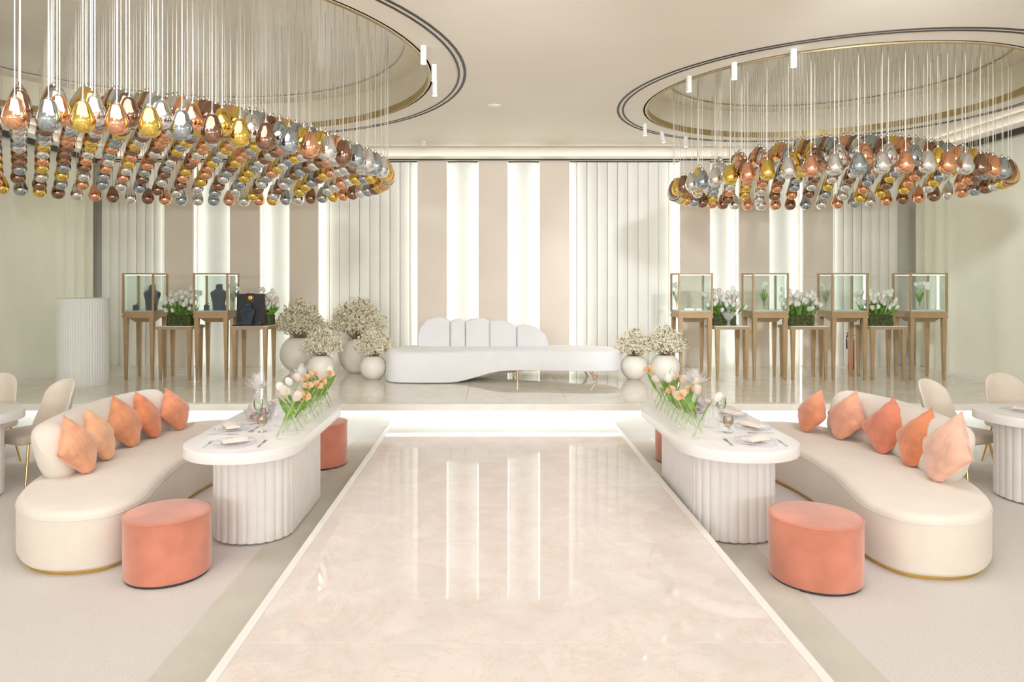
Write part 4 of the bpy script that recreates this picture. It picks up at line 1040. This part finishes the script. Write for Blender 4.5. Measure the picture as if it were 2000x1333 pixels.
for x, y, lab in ((-1.86, 5.55, 'wine glass standing among crystal on the left table'), (1.84, 5.62, 'wine glass standing among crystal on the right table'), (4.84, 6.16, 'wine glass on the right edge table')):
    put('wine_glass', GM, x, y, TZ, 0, 'clear ' + lab, 'glass', 'wine glasses')

# tulip tubes: a hinged row of crossing glass tubes
def tulip_row(xc, ya, yb, n, side, label, seed):
    rr = random.Random(seed)
    t = thing('tulip_tube_vase', label, 'vase', (xc, (ya + yb) / 2, TZ), 0, 'crossing glass tube vases of tulips')
    for k in range(n):
        yy = ya + (yb - ya) * k / (n - 1) - (ya + yb) / 2
        for q in (-1, 1):
            if rr.random() < 0.12: continue
            bx = q * 0.055; lean = -q * rr.uniform(0.36, 0.50)
            d = Vector((math.sin(lean), rr.uniform(-0.10, 0.10), math.cos(lean))).normalized()
            b = Vector((bx, yy + (0.02 if q > 0 else -0.02), 0.012))
            # tube stands on its rim
            path = [b, b + d * 0.02, b + d * 0.17]
            m = MB(); m.tube(path, 0.0115, 12); tb = m.build('glass_tube', M['tube_glass'], t, smooth=60)
            flower = rr.random() < 0.80
            ln = rr.uniform(0.24, 0.31)
            p1 = b + d * 0.17; bend = Vector((d.x * 0.6 + rr.uniform(-0.25, 0.25), rr.uniform(-0.35, 0.2), rr.uniform(0.2, 0.8))).normalized()
            p2 = b + d * (ln - 0.05); p3 = p2 + (d * 0.5 + bend * 0.6).normalized() * 0.05; 
            if not flower:
                p2 = b + d * 0.2; p3 = b + d * 0.22
            p4 = p3 + bend * 0.03
            pth = [b + d * 0.01, b + d * 0.10, p1, p2, p3] + ([p4] if flower else [])
            m = MB(); m.tube(pth, 0.0042, 6); m.build('stem', M['stem'], tb, smooth=60)
            if flower:
                u = rr.random(); me = TW if u < 0.36 else (TB if u < 0.64 else TP)
                f = link('tulip_head', me, t, loc=p4); f.rotation_euler = Vector((0, 0, 1)).rotation_difference((p4 - p3).normalized()).to_euler(); s = rr.uniform(1.2, 1.5) * (1.15 if me is TP else 1); f.scale = (s, s, s)
            if flower or rr.random() < 0.5:
                m = MB(); a = rr.uniform(0, 6.28)
                blade(m, b + d * 0.11, d + Vector((math.cos(a), math.sin(a), 0)) * 0.12, (math.cos(a + 1.57), math.sin(a + 1.57), 0.2), rr.uniform(0.19, 0.27), 0.044, 0.02)
                m.build('leaf', M['leaf'], t, smooth=80)
    m = MB(); m.tube([(0, ya - (ya + yb) / 2 - 0.01, 0.135), (0, yb - (ya + yb) / 2 + 0.01, 0.135)], 0.0015, 6); m.build('hinge_wire', M['steel'], t, smooth=60)
tulip_row(-1.49, 5.02, 6.28, 11, -1, 'row of glass tubes holding peach and white tulips, left table', 11)
tulip_row(1.49, 5.02, 6.28, 11, 1, 'row of glass tubes holding peach and white tulips, right table', 23)

# cellophane gift bundles and sweet glasses
def gift(x, y, s, label, seed, sweets=True):
    rr = random.Random(seed); t = thing('cellophane_bundle', label, 'gift', (x, y, TZ), 0, 'cellophane wrapped sweets')
    m = MB(); n = 40; rs = []
    for r, z in ((0.055, 0), (0.062, 0.01), (0.068, 0.04), (0.05, 0.09), (0.025, 0.135), (0.013, 0.155), (0.012, 0.162)):
        rs.append([((r + (0.004 * math.sin(9 * a + z * 50) + rr.uniform(-.002, .002)) * min(1, r / 0.03)) * s * math.cos(a), (r + 0.004 * math.sin(9 * a + z * 50) * min(1, r / 0.03)) * s * math.sin(a), z * s) for a in [2 * PI * j / n for j in range(n)]])
    m.rings(rs, True, False); m.build('cellophane_wrap', M['cello'], t, smooth=30)
    m = MB()
    for k in range(46):   # ruff of crumpled film
        a = 2 * PI * k * 0.618; el = rr.uniform(0.35, 1.45); L = rr.uniform(0.07, 0.13) * s; wd = rr.uniform(0.012, 0.024) * s
        b = Vector((0, 0, 0.16 * s)); d = Vector((math.cos(a) * math.cos(el), math.sin(a) * math.cos(el), math.sin(el))); sd = Vector((-math.sin(a), math.cos(a), 0)) * wd
        m.add([b, b + d * L * 0.6 - sd, b + d * L + sd * rr.uniform(-.5, .5), b + d * L * 0.6 + sd], [(0, 1, 2), (0, 2, 3)])
    m.build('film_ruff', M['cello'], t, kind='stuff')
    m = MB(); m.lathe([(0.0135, 0.154), (0.0165, 0.157), (0.0135, 0.161)], 16, Matrix.Diagonal((s, s, s, 1))); m.build('tie', M['plastic'], t, smooth=60)
    if sweets:
        for k in range(16):
            a = 2 * PI * k * 0.618; r = 0.048 * math.sqrt((k + 1) / 16) * s; e = rr.uniform(0.011, 0.016) * s
            m = MB(); m.lathe([(e * 0.6, -e * 0.6), (e, -e * 0.2), (e * 0.9, e * 0.4), (e * 0.3, e * 0.7)], 8, Euler((rr.uniform(-1, 1), rr.uniform(-1, 1), 0)).to_matrix().to_4x4())
            o = m.build('sweet', M['choc'] if k % 2 else M['amber'], t, smooth=40); o.location = (r * math.cos(a), r * math.sin(a), 0.018 * s + 0.016 * (k % 3) * s)
gift(-1.91, 5.70, 1.45, 'clear cellophane bundle of chocolates, nearer one on left table', 1)
gift(-1.70, 6.22, 1.45, 'clear cellophane bundle of chocolates, farther one on left table', 2)
gift(1.74, 6.02, 1.45, 'clear cellophane bundle of chocolates behind tulips, right table', 3)
def white_cone(x, y, label, seed):
    rr = random.Random(seed); m = MB(); n = 44; rs = []
    for r, z in ((0.05, 0), (0.056, 0.03), (0.056, 0.08), (0.045, 0.12), (0.028, 0.16), (0.008, 0.19)):
        rs.append([((r + 0.004 * math.sin(11 * a)) * math.cos(a), (r + 0.004 * math.sin(11 * a)) * math.sin(a), z) for a in [2 * PI * j / n for j in range(n)]])
    m.rings(rs); o = m.build('cellophane_cone', M['cello'], smooth=30); o.location = (x, y, TZ); tag(o, label, 'gift', 'white cellophane cones')
white_cone(-1.66, 5.47, 'pleated white cellophane cone beside the sweet glass, left table', 1)
white_cone(1.70, 5.42, 'pleated white cellophane cone beside the sweet glass, right table', 2)
def sweet_glass(x, y, label):
    t = thing('sweet_glass', label, 'glass', (x, y, TZ), 0, 'footed glasses of amber sweets')
    m = MB(); m.lathe([(0.034, 0), (0.034, 0.003), (0.007, 0.01), (0.006, 0.04), (0.02, 0.05), (0.037, 0.07), (0.040, 0.095), (0.032, 0.12), (0.031, 0.12), (0.0385, 0.095), (0.035, 0.071), (0.003, 0.053)], 24, cap1=False); m.build('goblet', M['tube_glass'], t, smooth=60)
    m = MB(); m.lathe([(0.006, 0.056), (0.026, 0.066), (0.034, 0.074), (0.036, 0.09), (0.034, 0.097), (0.006, 0.099)], 20); m.build('sweets', M['amber'], t, smooth=60)
sweet_glass(-1.73, 5.25, 'footed glass of amber sweets on the left table')
sweet_glass(1.76, 5.22, 'footed glass of amber sweets on the right table')
